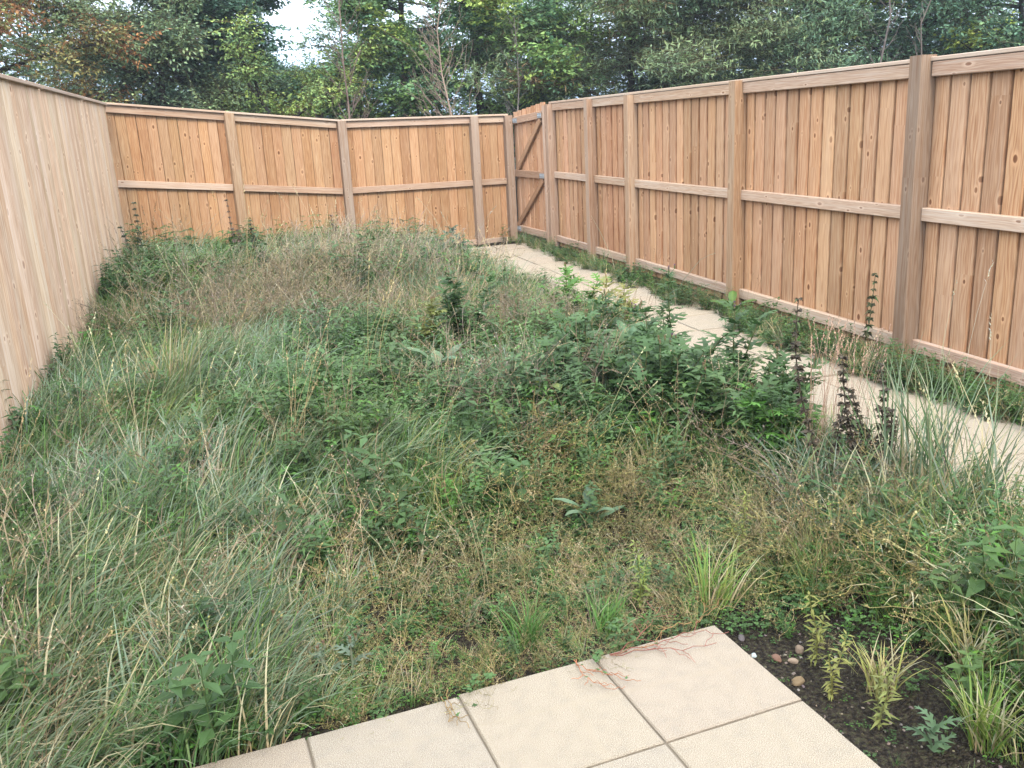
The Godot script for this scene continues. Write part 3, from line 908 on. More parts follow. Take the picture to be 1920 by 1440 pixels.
func build_meadow() -> void:
	# each kind of growth has a few clumps that stand again and again, thicker where the photograph shows it
	var kinds := {
		"long_grass": [grass_tuft(20, 0.2, 0.44, 0.0075, 0.05, 1.75, 0.45, BLUE_GREEN, GREEN, 0.20), grass_tuft(18, 0.2, 0.40, 0.0065, 0.06, 1.6, 0.35, BLUE_GREEN, LUSH, 0.10), grass_tuft(13, 0.26, 0.50, 0.009, 0.05, 2.2, 0.55, GREEN, BLUE_GREEN, 0.26)],
		"dry_grass": [grass_tuft(9, 0.22, 0.45, 0.0075, 0.07, 1.9, 0.6, TAN, STRAW, 0.6), grass_tuft(8, 0.2, 0.40, 0.0065, 0.08, 1.7, 0.4, STRAW, BROWN, 0.5), grass_tuft(12, 0.1, 0.28, 0.007, 0.1, 2.1, 0.3, TAN, MAUVE, 0.4)],
		"fresh_grass": [grass_tuft(26, 0.14, 0.30, 0.0045, 0.05, 1.1, 0.3, LUSH, GREEN, 0.05), grass_tuft(24, 0.16, 0.34, 0.004, 0.06, 1.3, 0.45, GREEN, LIME, 0.06)],
		"dry_stems": [twig_tangle(11, 0.30, 0.07, OLIVE, BROWN, 0.55, 0.55), twig_tangle(10, 0.26, 0.09, OLIVE, TAN, 0.6, 0.7), twig_tangle(10, 0.34, 0.06, BROWN, OLIVE, 0.4, 0.5)],
		"pale_stems": [twig_tangle(10, 0.40, 0.06, MAUVE, TAN, 0.5, 0.4), twig_tangle(9, 0.36, 0.08, MAUVE, BROWN, 0.65, 0.5)],
		"clover_leaves": [low_leaves(26, 0.10, 0.016, 0.09, [DARK, GREEN, LUSH]), low_leaves(24, 0.10, 0.02, 0.12, [DARK, GREEN])],
		"weeds": [leafy_stem(5, 0.18, 0.36, 0.065, 0.03, 8, [DARK, GREEN, LUSH], 0.07), leafy_stem(6, 0.14, 0.3, 0.05, 0.022, 8, [GREEN, LUSH], 0.08), leafy_stem(5, 0.2, 0.4, 0.07, 0.018, 11, [GREEN, DARK, LUSH], 0.06), leafy_stem(5, 0.12, 0.26, 0.055, 0.03, 7, [DARK], 0.08), spiny_rosette(9, 0.13, [DARK, GREEN]), spiny_rosette(8, 0.10, [GREEN, LUSH]), leafy_stem(3, 0.2, 0.34, 0.085, 0.045, 5, [GREEN, DARK], 0.06)],
		"seed_stalks": [stalks(5, 0.4, 0.72, 0.07, TAN, 0.07, 0.6), stalks(4, 0.35, 0.6, 0.08, STRAW, 0.05, 0.9), stalks(5, 0.3, 0.62, 0.07, BROWN, 0.09, 0.4)],
	}
	var words := {
		"long_grass": "long blue green grass lying over to the right across the lawn", "dry_grass": "straw coloured dead grass blades among the green", "fresh_grass": "short bright green grass between the weeds",
		"dry_stems": "wiry olive brown dry stems before the patio edge", "pale_stems": "greyish mauve dead stems in the middle of the lawn", "clover_leaves": "low clover leaves covering the soil", "weeds": "dark leafy weeds scattered through the grass", "seed_stalks": "thin tan stalks with seed heads standing above the grass",
	}
	var places := {}
	var tints := {}
	for key in kinds:
		places[key] = []
		tints[key] = []
		for k in kinds[key].size():
			places[key].append([])
			tints[key].append([])
	var step := 0.05
	var z := -11.3
	while z < -0.9:
		step = lerpf(0.045, 0.085, clampf((-z - 2.5) / 8.0, 0, 1))
		var x := -1.17
		while x < 3.56:
			var px := x + rr(-0.5, 0.5) * step
			var pz := z + rr(-0.5, 0.5) * step
			x += step
			if px < -1.16 or px > 3.53: continue
			var back_z := -10.55 - (px + 1.19) * 0.247 if px < 1.24 else -11.15 - (px - 1.24) * 0.11
			if pz < back_z: continue
			var edge := -2.375 + 0.062 * (1.3 - px)
			var on_patio := pz > edge and px < 1.36 and px > -0.62
			var creep := on_patio and px > -0.1 and px < 1.22 and pz < edge + 0.035 + 0.09 * lump.get_noise_2d(px * 160.0, 9.0)
			if creep: on_patio = false
			if on_patio: continue
			var verge := px > (3.24 if pz > -5.5 else 3.32) - 0.12 * clampf(0.5 + lump.get_noise_2d(pz * 50.0, 77.0) * 1.6, 0, 1)
			var spill := px > 2.42 and not verge
			if spill and not (lump.get_noise_2d(px * 30.0, pz * 45.0) > lerpf(-0.15, 0.5, clampf((px - 2.42) / 0.32, 0, 1)) + (0.55 if pz > -5.6 else 0.0) and px < 2.85 and pz > -9.6): continue
			if pz < -9.9 and px > 2.15 and not verge: continue
			var n1 := lump.get_noise_2d(px * 55.0, pz * 55.0)
			var n2 := lump.get_noise_2d(px * 40.0 + 300.0, pz * 40.0)
			var n3 := lump.get_noise_2d(px * 90.0 + 700.0, pz * 90.0)
			var soil := clampf(0.62 * bump(px, pz, 1.5, -1.85, 0.24) + 0.62 * bump(px, pz, 1.45, -1.3, 0.25) + 0.7 * bump(px, pz, 1.45, -2.15, 0.15) + 0.4 * bump(px, pz, 0.0, -2.42, 0.1) + 0.6 * bump(px, pz, -0.02, -2.85, 0.14) + 0.7 * bump(px, pz, 2.15, -3.05, 0.15), 0, 1)
			var left := smoothstep(0.55, -0.1, px + 0.3 * n1) * smoothstep(-7.4, -5.0, pz)
			var far := smoothstep(-6.2, -8.5, pz + n2)
			var thorn := clampf(bump(px, pz, 1.8, -4.1, 0.55) + 0.8 * bump(px, pz, 1.2, -5.5, 0.5) + 0.8 * bump(px, pz, 0.5, -4.6, 0.42) + 0.55 * bump(px, pz, 1.1, -4.1, 0.35) + 0.4 * bump(px, pz, 0.1, -4.4, 0.25) + 0.4 * bump(px, pz, 0.75, -3.5, 0.25), 0, 1)
			var wiry := clampf(bump(px, pz, 0.5, -2.75, 0.42) + bump(px, pz, 1.0, -2.7, 0.5) + bump(px, pz, 1.35, -3.0, 0.45) + 0.6 * bump(px, pz, 1.7, -2.7, 0.4), 0, 1)
			var mauve := clampf(bump(px, pz, -0.3, -7.2, 0.7) + bump(px, pz, 0.55, -7.6, 0.8) + bump(px, pz, 1.1, -8.5, 0.7) + 0.8 * bump(px, pz, 1.85, -5.9, 0.4) + 0.7 * bump(px, pz, 1.45, -6.3, 0.4) + 0.5 * bump(px, pz, 0.95, -4.4, 0.3) + 0.5 * bump(px, pz, 1.5, -4.3, 0.3), 0, 1)
			var right := smoothstep(1.65, 2.05, px) * smoothstep(-3.2, -2.7, pz)
			var rim := smoothstep(-2.75, -2.5, pz) * smoothstep(-0.2, 0.1, px) * smoothstep(1.5, 1.2, px)
			var d := {}
			var p1 := 0.35 + 1.3 * smoothstep(-0.22, 0.25, lump.get_noise_2d(px * 26.0 + 90.0, pz * 26.0))
			var p2 := 0.25 + 1.5 * smoothstep(-0.15, 0.3, lump.get_noise_2d(px * 34.0 - 400.0, pz * 34.0 + 50.0))
			var p3 := 0.3 + 1.4 * smoothstep(-0.2, 0.3, lump.get_noise_2d(px * 38.0 + 1400.0, pz * 38.0 - 350.0))
			d.long_grass = (0.72 * left + 0.34 * far + 0.14 + 0.35 * bump(px, pz, 0.1, -3.6, 0.4) - 0.2 * wiry - 0.25 * rim - 0.12 * thorn) * p1 + 0.28 * right
			d.dry_grass = 0.36 * left * smoothstep(-4.2, -2.8, pz) + 0.01 + 0.16 * right + 0.04 * n2 - 0.1 * thorn
			d.fresh_grass = (0.28 + 0.5 * far + 0.25 * bump(px, pz, 1.5, -7.0, 0.7)) * p3 + 0.30 * rim + 0.15 * right - 0.10 * wiry
			d.dry_stems = 0.34 * wiry + 0.2 * rim + 0.008 + 0.03 * n2 + 0.10 * right
			d.pale_stems = 0.27 * mauve + 0.012 + 0.03 * n3
			d.clover_leaves = 0.55 + 0.6 * rim + 0.2 * wiry + 0.2 * n2 - 0.10 * left
			d.weeds = (0.16 + 0.10 * far - 0.06 * wiry - 0.08 * left) * p2 + 0.65 * thorn + 0.05 * right
			if px > 1.34 and pz > -2.3 and px < 1.75: d.weeds *= 0.3
			d.seed_stalks = 0.004 + 0.012 * mauve + 0.015 * right + 0.006 * left + 0.003 * far
			if verge:
				d = {"long_grass": 0.12 + 0.15 * n1, "dry_grass": 0.06, "fresh_grass": 0.3, "dry_stems": 0.14 + 0.4 * n2, "pale_stems": 0.01, "clover_leaves": 0.7, "weeds": 0.5 + 0.4 * n3, "seed_stalks": 0.006}
				soil = 0.0
			if creep:
				d = {"dry_stems": 0.45, "clover_leaves": 0.8, "fresh_grass": 0.12, "weeds": 0.06}
				soil = 0.0
			var tall := (0.92 - 0.2 * rim - 0.25 * wiry) * (lerpf(0.62, 1.0, smoothstep(-2.45, -3.3, pz)) if px > -0.1 and px < 1.6 else 1.0)
			if pz < -7.5 and px < 2.0: tall *= 1.3
			if verge: tall = 0.5
			elif spill: tall = 0.62
			elif px > 2.2: tall *= 0.75
			elif px > 1.35 and pz > -2.3: tall *= lerpf(0.35, 1.0, smoothstep(1.5, 2.05, px))
			for key in d:
				if rng.randf() < d[key] * (1.0 - soil):
					var v: int = rng.randi() % kinds[key].size()
					var turn := 0.62 + n2 * 2.0 + rr(-0.8, 0.8) if key in ["long_grass", "dry_grass", "seed_stalks"] else rr(0, TAU)
					if verge and key in ["long_grass", "dry_grass"]: turn = rr(2.2, 4.2)
					if px > 1.6 and px < 2.5 and pz > -3.2 and key in ["long_grass", "dry_grass"]: turn = rr(0, TAU)
					var s := rr(0.75, 1.2) * tall
					var jx := px + rr(-0.03, 0.03)
					var jz := pz + rr(-0.03, 0.03)
					places[key][v].append(Transform3D(Basis(Vector3.UP, turn).scaled(Vector3(s, s * rr(0.85, 1.15), s)), Vector3(jx, (ground_y(jx, jz) if absf(jx - 2.951) > 0.45 else 0.165) - 0.01, jz)))
					var g := 1.0 + 0.35 * n1 + rr(-0.15, 0.15)
					tints[key][v].append(Color(g * (1.0 + 0.15 * n3), g, g * (1.0 + 0.25 * n2)))
		z += step
	for key in kinds:
		for v in kinds[key].size():
			if places[key][v].size():
				var o := many(key, kinds[key][v], places[key][v], tints[key][v], self)
				tag(o, words[key])


# plants that one can point to
func plant(called: String, label: String, category: String, x: float, z: float, group := "") -> Node3D:
	return thing(called, label, category, Vector3(x, ground_y(x, z), z), 0.0, group)

func thistle(label: String, x: float, z: float, h: float, n: int, flower: Color, tone := Color(0.04, 0.085, 0.028), size := 1.0) -> void:
	var o := plant("thistle", label, "thistle", x, z)
	for k in n:
		var mb := MB.new()
		var st := MB.new()
		var lean := Vector3(rr(-0.75, 0.75), 1, rr(-0.75, 0.75))
		var hh := h * rr(0.6, 1.0) if k else h
		if k == 0: lean = Vector3(rr(-0.08, 0.08), 1, rr(-0.08, 0.08))
		var p := flat(rr(0, TAU)) * 0.1 * sqrt(rng.randf()) * (1 if k else 0)
		var pts := PackedVector3Array([p])
		var m := int(hh / 0.032)
		for j in m:
			p += (lean + Vector3(rr(-0.1, 0.1), 0, rr(-0.1, 0.1))).normalized() * hh / m
			pts.append(p)
			var t := float(j) / m
			var a := j * 2.4
			var l := lerpf(0.17, 0.105, t) * rr(0.65, 1.25) * size
			spiny_leaf(mb, p, flat(a), l, l * 0.75, rr(0.7, 1.0), rr(1.5, 2.0), vary(tone, 0.15), 4)
			if t > 0.1 and j % 2 == 0: spiny_leaf(mb, p, flat(a + 2.9), l * 0.8, l * 0.6, rr(0.5, 0.9), rr(1.3, 1.8), vary(tone, 0.15), 4)
		tube(st, pts, 0.006, 0.0025, tone * 1.2, BROWN.lerp(tone, 0.5), 5)
		part("stem", st.mesh(stem_mat), o)
		part("leaves", mb.mesh(leaf_mat), o, Vector3.ZERO, "stuff")
		if k < 2:
			var fl := MB.new()
			for q in 3:
				var b := p + Vector3(rr(-0.03, 0.03), rr(0.0, 0.035), rr(-0.03, 0.03)) * (1.0 if q else 0.0)
				tube(fl, PackedVector3Array([p - Vector3(0, 0.02, 0), b]), 0.002, 0.0016, tone, tone)
				tube(fl, PackedVector3Array([b, b + Vector3(0, 0.006, 0), b + Vector3(0, 0.014, 0), b + Vector3(0, 0.019, 0)]), 0.005, 0.0045, tone * 0.9, BROWN, 6)
				for e in 12:
					leaf(fl, b + Vector3(0, 0.016, 0), flat(rr(0, TAU)) * 0.5 + Vector3.UP, Vector3(rr(-1, 1), 0.2, rr(-1, 1)), rr(0.01, 0.017), 0.003, vary(flower, 0.2))
			part("flower_head", fl.mesh(stem_mat), o)

func dock(label: String, x: float, z: float, n: int, size: float, col: Color, lift := 0.0) -> void:
	var o := plant("dock_plant", label, "weed", x, z)
	for k in n:
		var mb := MB.new()
		var d := flat(k * TAU / n + rr(-0.4, 0.4))
		var top := d * 0.04 + Vector3(0, lift + rr(0.0, 0.06), 0)
		tube(mb, PackedVector3Array([Vector3.ZERO, top * 0.6, top]), 0.003, 0.002, Color(0.2, 0.15, 0.07), col)
		big_leaf(mb, top, d, size * rr(0.7, 1.2), size * rr(0.3, 0.42), rr(0.4, 0.9) if lift > 0.01 else rr(1.0, 1.3), rr(1.7, 2.3) if lift > 0.01 else rr(1.5, 1.75), vary(col, 0.15))
		part("leaf", mb.mesh(leaf_mat), o)

func whorl_stem(label: String, x: float, z: float, h: float, lean: Vector3, whorls: int, tone: Color, side_stems := 0) -> void:
	# a dead mint like stem with dark rings of seed cases
	var o := plant("dead_stem", label, "weed", x, z)
	for q in side_stems + 1:
		var st := MB.new()
		var wh := MB.new()
		var hh := h * (1.0 if q == 0 else rr(0.6, 0.85))
		var d := (Vector3.UP + lean + (Vector3(rr(-0.35, 0.35), 0, rr(-0.25, 0.25)) if q else Vector3.ZERO)).normalized()
		var p := Vector3(rr(-0.03, 0.03), 0, rr(-0.03, 0.03)) * (1 if q else 0)
		var pts := PackedVector3Array([p])
		var m := whorls + 4
		for j in m:
			d = (d + Vector3(rr(-0.09, 0.09) - lean.x * 0.1, 0.06, rr(-0.07, 0.07))).normalized()
			p += d * hh / m
			pts.append(p)
			if j >= 3:
				var s := lerpf(0.037, 0.018, float(j) / m) * rr(0.75, 1.25)
				for e in rng.randi_range(12, 24):
					var dir := (flat(rr(0, TAU)) + Vector3(0, rr(-0.7, 0.5), 0)).normalized()
					leaf(wh, p + dir * 0.003, dir, Vector3(rr(-1, 1), 1, rr(-1, 1)), s * rr(0.7, 1.2), s * 0.6, vary(tone, 0.35), 0.5, 0.3)
				if j % 2 == 0:
					for e in 2:
						leaf(wh, p, flat(j + e * PI) + Vector3(0, -0.1, 0), Vector3.UP, s * 1.9, s * 0.6, vary(tone.lerp(DARK, 0.6), 0.2), 0.3, 0.5)
		tube(st, pts, 0.0045, 0.002, tone * 0.8, tone, 5)
		part("stem", st.mesh(stem_mat), o)
		part("seed_whorls", wh.mesh(stem_mat), o, Vector3.ZERO, "stuff")

func tuft(label: String, x: float, z: float, n: int, h: float, c0: Color, c1: Color, dry: float, lean := 1.0, wind := 0.25, w := 0.0055, spread := 0.04) -> void:
	var o := plant("grass_tuft", label, "grass tuft", x, z)
	o.rotation.y = 0.4
	var b := part("blades", grass_tuft(n, h * 0.55, h, w, spread, lean, wind, c0, c1, dry), o)
	b.set_meta("kind", "stuff")

func sprawl(label: String, at: Vector3, dirs: Array, length: float, tone: Color, leafy: float) -> void:
	var o := thing("trailing_stem", label, "trailing weed", at)
	var mb := MB.new()
	var lv := MB.new()
	for a in dirs:
		var p := Vector3(rr(-0.02, 0.02), 0.012, rr(-0.02, 0.02))
		var d: Vector3 = flat(a)
		var pts := PackedVector3Array([p])
		for j in 9:
			d = d.rotated(Vector3.UP, rr(-0.32, 0.40))
			p += d * length / 9
			p.y = 0.006 + 0.012 * absf(sin(j * 1.3))
			pts.append(p)
			if j > 1 and rng.randf() < 0.75:
				var e := d.rotated(Vector3.UP, rr(0.4, 1.0) * (1 if rng.randf() < 0.5 else -1))
				var q := p
				var sub := PackedVector3Array([q])
				for s in 4:
					e = e.rotated(Vector3.UP, rr(-0.3, 0.3))
					q += e * length * 0.055
					q.y = 0.008 + rr(0, 0.012)
					sub.append(q)
				tube(mb, sub, 0.0012, 0.0009, tone, tone * 1.1)
			if rng.randf() < leafy:
				leaf(lv, p + Vector3(0, 0.004, 0), flat(rr(0, TAU)) + Vector3(0, 0.3, 0), Vector3.UP, rr(0.012, 0.02), 0.009, vary(GREEN, 0.2))
		tube(mb, pts, 0.0018, 0.001, tone, tone * 1.1)
	part("stems", mb.mesh(stem_mat), o)
	if lv.v.size(): part("leaves", lv.mesh(leaf_mat), o)

func yellow_weed(label: String, x: float, z: float, h: float, tone: Color) -> void:
	var o := plant("yellow_weed", label, "weed", x, z)
	part("stem", leafy_stem(1, h, h, 0.045, 0.011, 11, [tone], 0.0), o)
	part("side_stem", leafy_stem(1, h * 0.7, h * 0.75, 0.035, 0.009, 8, [tone * 0.9], 0.02), o)

func clover_sprig(label: String, at: Vector3) -> void:
	var o := thing("clover", label, "clover", at)
	for k in 3:
		var mb := MB.new()
		var top := Vector3(rr(-0.02, 0.02), rr(0.015, 0.03), rr(-0.02, 0.02))
		tube(mb, PackedVector3Array([Vector3.ZERO, top]), 0.001, 0.0008, LUSH, LUSH)
		for j in 3:
			leaf(mb, top, flat(j * 2.1 + k), Vector3(rr(-0.3, 0.3), 1, rr(-0.3, 0.3)), 0.019, 0.017, vary(GREEN, 0.1), 0.15)
		part("leaf", mb.mesh(leaf_mat), o)

func stone(label: String, x: float, z: float, size: Vector3, col: Color) -> void:
	var sm := SphereMesh.new()
	sm.radius = 0.5
	sm.height = 1.0
	sm.radial_segments = 14
	sm.rings = 8
	var arr := sm.surface_get_arrays(0)
	var v: PackedVector3Array = arr[Mesh.ARRAY_VERTEX]
	var f := FastNoiseLite.new()
	f.seed = rng.randi() % 1000
	f.frequency = 1.1
	for k in v.size():
		var q := v[k]
		v[k] = q * (1.0 + 0.45 * f.get_noise_3dv(q * 1.0)) * size
	arr[Mesh.ARRAY_VERTEX] = v
	var mb := MB.new()
	for k in v.size():
		mb.add(v[k], vary(col, 0.05))
	mb.i = arr[Mesh.ARRAY_INDEX]
	var o := part("stone", mb.mesh(bark_mat), self, Vector3(x, ground_y(x, z) + size.y * 0.25, z))
	o.rotation.y = rr(0, TAU)
	tag(o, label, "stone")

func build_plants() -> void:
	var purple := Color(0.12, 0.05, 0.14)
	var husk := Color(0.16, 0.10, 0.07)
	thistle("tallest dark thistle with a small purple flower, standing before the pale path", 2.36, -4.75, 0.60, 4, purple)
	thistle("dark thistle with a purple bud beside the path, right of the tallest one", 2.32, -3.98, 0.5, 4, purple)
	thistle("broad thistle reaching right over the path edge", 2.32, -3.62, 0.36, 8, husk)
	thistle("bushy dark thistle in the middle of the thistle bed", 1.88, -3.98, 0.52, 11, husk)
	thistle("dark thistle in front of the dock leaves", 1.78, -3.72, 0.42, 8, husk)
	thistle("thistle at the left of the thistle bed", 1.55, -4.3, 0.42, 7, husk)
	thistle("low spreading thistle in front of the bushy one", 1.95, -3.55, 0.33, 7, husk)
	thistle("thistle behind the dock leaves of the thistle bed", 1.95, -4.8, 0.46, 9, husk)
	thistle("dark thistle between the dock leaves and the bushy thistle", 1.72, -4.5, 0.42, 7, husk, Color(0.055, 0.11, 0.04))
	thistle("bright green thistle at the near corner of the thistle bed", 2.05, -3.35, 0.32, 6, husk, LUSH)
	thistle("thistle with brown fluffy heads further up the lawn", 1.22, -5.55, 0.55, 5, Color(0.30, 0.2, 0.17))
	thistle("yellowing thistle next to the one with fluffy heads", 1.05, -5.35, 0.45, 4, husk, Color(0.12, 0.14, 0.04))
	thistle("bluish thistle clump at the foot of the post beside the gate", 2.15, -9.5, 0.42, 8, husk, Color(0.05, 0.085, 0.06))
	thistle("green weedy thistle half way along the path edge", 2.2, -6.1, 0.42, 6, husk, LUSH)
	thistle("thistle with yellow leaves at the path edge", 2.28, -5.6, 0.4, 4, husk, Color(0.17, 0.18, 0.05))
	thistle("small grey green thistle on the dark soil by the slabs", 0.16, -2.53, 0.11, 2, husk, Color(0.10, 0.14, 0.10), 0.42)
	thistle("small thistle in the gap left of the slabs", -0.03, -2.66, 0.14, 2, husk, Color(0.09, 0.13, 0.08), 0.45)
	dock("dock with broad blue green leaves among the thistles", 2.0, -4.55, 7, 0.19, Color(0.075, 0.14, 0.075), 0.24)
	dock("dock with pale broad leaves before the brown stems", 1.16, -3.05, 5, 0.11, Color(0.085, 0.14, 0.085), 0.08)
	dock("dock with two upright leaves in the middle of the lawn", 0.94, -4.7, 4, 0.2, Color(0.09, 0.155, 0.09), 0.2)
	dock("dock with long yellow green leaves behind the pale one", 1.36, -4.05, 4, 0.17, Color(0.13, 0.17, 0.05), 0.15)
	dock("small bright dock in the long grass", -0.15, -5.5, 5, 0.13, Color(0.13, 0.22, 0.06), 0.12)
	var ros := plant("thistle_rosette", "flat grey green rosette of lobed leaves on the soil at the bottom of the photo", "weed", 1.54, -1.62)
	part("leaves", spiny_rosette(7, 0.075, [Color(0.065, 0.115, 0.06)]), ros, Vector3.ZERO, "stuff")
	dock("large dark leaves at the foot of the fence post beside the path", 3.47, -6.0, 5, 0.2, Color(0.08, 0.15, 0.04), 0.03)
	var dead := Color(0.055, 0.045, 0.033)
	whorl_stem("tallest dark whorled stem, leaning left over the path", 2.16, -2.98, 0.78, Vector3(-0.22, 0, -0.1), 13, dead)
	whorl_stem("thick dark whorled stem right of the tallest one", 2.24, -2.85, 0.55, Vector3(-0.02, 0, -0.05), 13, dead)
	whorl_stem("branching dark whorled stems leaning right", 2.27, -2.83, 0.5, Vector3(0.28, 0, -0.05), 10, dead, 2)
	whorl_stem("short dark whorled stem between the two tall ones", 2.16, -2.95, 0.32, Vector3(0.0, 0, 0), 7, dead)
	whorl_stem("thin whorled stem with green tip against the long fence", 3.46, -4.45, 0.52, Vector3(-0.03, 0, 0), 8, Color(0.05, 0.06, 0.03))
	whorl_stem("dark whorled weed at the fence corner", -0.95, -9.4, 0.75, Vector3(0.02, 0, 0), 9, Color(0.06, 0.075, 0.05), 2)
	whorl_stem("grey whorled weed before the sloping fence", -0.1, -9.6, 0.75, Vector3(0.02, 0, 0), 9, Color(0.11, 0.085, 0.07), 1)
	whorl_stem("dark whorled weed at the foot of the pale fence post", 0.12, -9.9, 0.52, Vector3(0.0, 0, 0), 8, Color(0.055, 0.07, 0.05), 2)
	whorl_stem("brown whorled weed before the corner post", 0.95, -9.6, 0.55, Vector3(0.0, 0, 0), 8, Color(0.12, 0.09, 0.075), 2)
	whorl_stem("brown whorled weed right of the corner post", 1.55, -9.7, 0.52, Vector3(0.04, 0, 0), 8, Color(0.13, 0.095, 0.08), 2)
	tuft("yellow green grass tuft beside the corner of the patio", 1.40, -2.5, 95, 0.30, LIME, LUSH, 0.12, 1.35, 0.35, 0.005, 0.07)
	tuft("green and straw grass tuft on the bare soil", 1.59, -1.88, 60, 0.24, LIME, TAN, 0.25, 1.2, 0.1)
	tuft("bright yellow green tuft at the bottom right corner", 1.67, -1.58, 90, 0.27, LIME, LUSH, 0.18, 1.15, 0.1)
	tuft("straw tipped tuft behind the bright one at bottom right", 1.83, -1.81, 60, 0.26, LIME, TAN, 0.35, 1.3, 0.2)
	tuft("tall yellow green grass tuft standing in the long grass at left", -0.48, -5.15, 90, 0.62, LUSH, TAN, 0.15, 0.75, 0.3, 0.0065, 0.09)
	tuft("bright green grass tuft half way up the lawn at left", -0.62, -8.1, 80, 0.45, LUSH, LIME, 0.02, 0.9, 0.1, 0.008, 0.1)
	tuft("short green tuft before the patio edge", 0.72, -2.5, 55, 0.22, LUSH, GREEN, 0.05, 1.2, 0.2)
	tuft("fine green tuft by the middle of the patio edge", 0.98, -2.48, 55, 0.2, LUSH, GREEN, 0.08, 1.3, 0.4)
	tuft("tall blue green grass clump left of the path at the right edge", 2.36, -2.72, 85, 0.70, GREEN, BLUE_GREEN, 0.12, 0.85, 0.0, 0.0072, 0.14)
	tuft("tall blue green grass clump nearest the right edge", 2.30, -2.38, 85, 0.70, GREEN, BLUE_GREEN, 0.18, 0.9, 0.0, 0.0072, 0.16)
	tuft("loose green grass clump in front of the dark whorled stems", 2.02, -2.55, 60, 0.42, GREEN, BLUE_GREEN, 0.2, 1.1, 0.1, 0.007, 0.14)
	var dry := plant("dry_grass_clump", "clump of thin dry stalks standing against the pale path", "grass tuft", 2.33, -3.15)
	part("stalks", stalks(46, 0.38, 0.56, 0.14, Color(0.30, 0.20, 0.15), 0.06, 0.35), dry, Vector3.ZERO, "stuff")
	var lean := plant("dry_stalk", "single long straw stalk leaning left in front of the gate side posts", "grass stalk", 2.62 + 0.76, -8.0)
	var mb := MB.new()
	tube(mb, PackedVector3Array([Vector3.ZERO, Vector3(-0.04, 0.2, 0), Vector3(-0.16, 0.45, 0.02), Vector3(-0.26, 0.62, 0.04)]), 0.004, 0.0015, STRAW, STRAW)
	part("stem", mb.mesh(stem_mat), lean)
	var lean2 := plant("dry_stalk", "single long straw stalk leaning right across the fence boards", "grass stalk", 3.45, -6.9)
	var mb2 := MB.new()
	tube(mb2, PackedVector3Array([Vector3.ZERO, Vector3(0.0, 0.16, 0.15), Vector3(0.01, 0.36, 0.42), Vector3(0.01, 0.42, 0.58)]), 0.004, 0.0015, STRAW, STRAW)
	seed_head(mb2, Vector3(0.01, 0.42, 0.58), Vector3(0, 0.2, 0.9), 0.08, STRAW)
	part("stem", mb2.mesh(stem_mat), lean2)
	for k in 5:
		var s := plant("dry_stalk", ["straw stalk with narrow head against the fence right of the large post", "second straw stalk right of the large post", "short straw stalk above the bottom rail", "straw stalk near the right edge with a pale head", "thin straw stalk between the others at the right fence"][k], "grass stalk", 3.36, -3.72 + k * 0.17)
		part("stem", stalks(1, [0.5, 0.62, 0.34, 0.4, 0.3][k], [0.52, 0.64, 0.36, 0.42, 0.32][k], 0.0, STRAW, 0.09, 0.2), s)
	# thin pink and straw stems that trail over the slabs
	sprawl("pink stems trailing over the rightmost patio slab", Vector3(0.93, 0.0, -2.31), [-0.3, -0.1, 0.12], 0.34, Color(0.20, 0.075, 0.06), 0.12)
	sprawl("pink and tan stems over the second patio slab", Vector3(0.82, 0.0, -2.30), [-1.7, -1.1], 0.2, Color(0.26, 0.11, 0.06), 0.15)
	sprawl("tan stems over the patio edge at the third slab", Vector3(0.40, 0.0, -2.28), [-1.5, -2.3], 0.15, Color(0.17, 0.115, 0.05), 0.2)
	sprawl("brown stems along the patio edge beside the soil", Vector3(1.24, 0.0, -2.36), [0.2, 0.6, 2.6], 0.22, Color(0.18, 0.11, 0.05), 0.15)
	clover_sprig("small clover sprig lying on the second patio slab", Vector3(0.55, 0.004, -2.30))
	clover_sprig("smallest clover sprig at the patio joint", Vector3(0.48, 0.004, -2.29))
	clover_sprig("clover at the top of the patio joint beside the pink stems", Vector3(0.88, 0.004, -2.27))
	yellow_weed("yellowing upright weed on the soil beside the patio", 1.51, -2.08, 0.24, Color(0.17, 0.185, 0.055))
	yellow_weed("thin yellowing weed half way down the soil strip", 1.45, -1.93, 0.19, Color(0.18, 0.185, 0.055))
	yellow_weed("small yellowing weed nearest the bottom of the soil strip", 1.49, -1.76, 0.19, Color(0.16, 0.18, 0.06))
	yellow_weed("lime green upright weed above the patio corner", 1.15, -2.58, 0.26, Color(0.15, 0.2, 0.045))
	yellow_weed("lime green weed among the brown stems at right", 1.62, -2.72, 0.26, Color(0.19, 0.22, 0.05))
	stone("pale bluish stone chip beside the slab", 1.365, -2.19, Vector3(0.019, 0.013, 0.017), Color(0.279, 0.330, 0.385))
	stone("rounded light brown stone on the soil", 1.51, -2.16, Vector3(0.038, 0.024, 0.027), Color(0.149, 0.112, 0.084))
	stone("flat tan stone below the rounded one", 1.46, -2.12, Vector3(0.034, 0.018, 0.022), Color(0.186, 0.145, 0.112))
	stone("reddish stone next to the pale chip", 1.42, -2.15, Vector3(0.038, 0.019, 0.027), Color(0.112, 0.066, 0.049))
	stone("rough brown stone half buried by the yellow weeds", 1.41, -2.02, Vector3(0.045, 0.026, 0.030), Color(0.124, 0.092, 0.056))
	stone("dark flat stone near the patio corner", 1.38, -2.29, Vector3(0.038, 0.015, 0.022), Color(0.074, 0.066, 0.070))
	# grit on the bare soil
	var gm := MB.new()
	tube(gm, PackedVector3Array([Vector3(0, -0.5, 0), Vector3(0.05, 0, 0.1), Vector3(0, 0.5, 0)]), 0.5, 0.4, Color(0.16, 0.14, 0.125), Color(0.18, 0.16, 0.14), 5)
	var places := []
	var tints := []
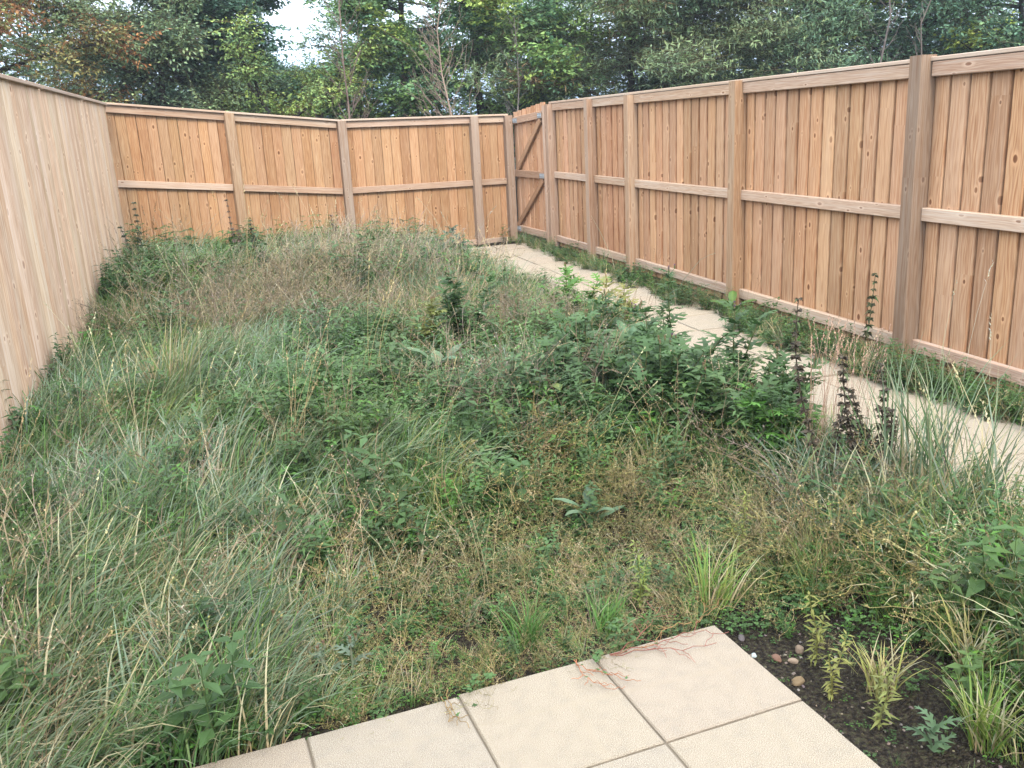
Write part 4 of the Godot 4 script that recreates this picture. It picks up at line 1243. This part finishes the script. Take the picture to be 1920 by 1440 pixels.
	for k in 520:
		var gx := rr(1.33, 1.9) if k % 3 else rr(-0.2, 0.4)
		var gz := rr(-2.3, -0.9) if k % 3 else rr(-3.0, -2.36)
		var s := rr(0.003, 0.011)
		places.append(Transform3D(Basis.from_euler(Vector3(rr(0, 6), rr(0, 6), rr(0, 6))).scaled(Vector3(s, s * 0.7, s)), Vector3(gx, ground_y(gx, gz) + s * 0.2, gz)))
		var g := rr(0.4, 1.2)
		tints.append(Color(g, g * rr(0.85, 1.05), g * rr(0.75, 1.15)))
	tag(many("gravel", gm.mesh(bark_mat), places, tints, self), "grit and small pebbles on the bare soil")


func _ready() -> void:
	rng.seed = 20241
	lump.seed = 3
	lump.frequency = 0.02
	lump.fractal_octaves = 3
	var cam := Camera3D.new()
	cam.name = "camera"
	cam.fov = 45.908
	cam.near = 0.05
	cam.far = 900.0
	cam.position = EYE
	cam.basis = Basis(Vector3.UP, deg_to_rad(-15.945)) * Basis(Vector3.RIGHT, deg_to_rad(-15.927)) * Basis(Vector3.BACK, deg_to_rad(-2.957))
	add_child(cam)
	cam.current = true
	var env := Environment.new()
	env.background_mode = Environment.BG_SKY
	var sky := ProceduralSkyMaterial.new()
	sky.sky_top_color = Color(0.96, 0.98, 1.0)
	sky.sky_horizon_color = Color(0.43, 0.53, 0.64)
	sky.sky_curve = 0.18
	sky.sky_energy_multiplier = 1.25
	sky.ground_bottom_color = Color(0.2, 0.2, 0.18)
	sky.ground_horizon_color = Color(0.45, 0.5, 0.52)
	env.sky = Sky.new()
	env.sky.sky_material = sky
	env.background_energy_multiplier = 1.0
	env.tonemap_mode = Environment.TONE_MAPPER_LINEAR
	env.tonemap_exposure = 3.0
	env.fog_enabled = true
	env.fog_density = 0.0012
	env.fog_light_color = Color(0.86, 0.92, 1.0)
	env.sdfgi_enabled = true
	env.ssao_enabled = true
	env.ssil_enabled = true
	var we := WorldEnvironment.new()
	we.name = "environment"
	we.environment = env
	add_child(we)
	var sun := DirectionalLight3D.new()
	sun.name = "sun"
	sun.light_energy = 0.5
	sun.light_color = Color(1.0, 0.95, 0.88)
	sun.light_angular_distance = 14.0
	sun.shadow_enabled = true
	sun.rotation_degrees = Vector3(-42, -4, 0)
	add_child(sun)
	make_materials()
	build_ground()
	build_paving()
	build_right_fence()
	build_left_fence()
	build_back_fence()
	build_gate()
	build_trees()
	build_meadow()
	build_plants()
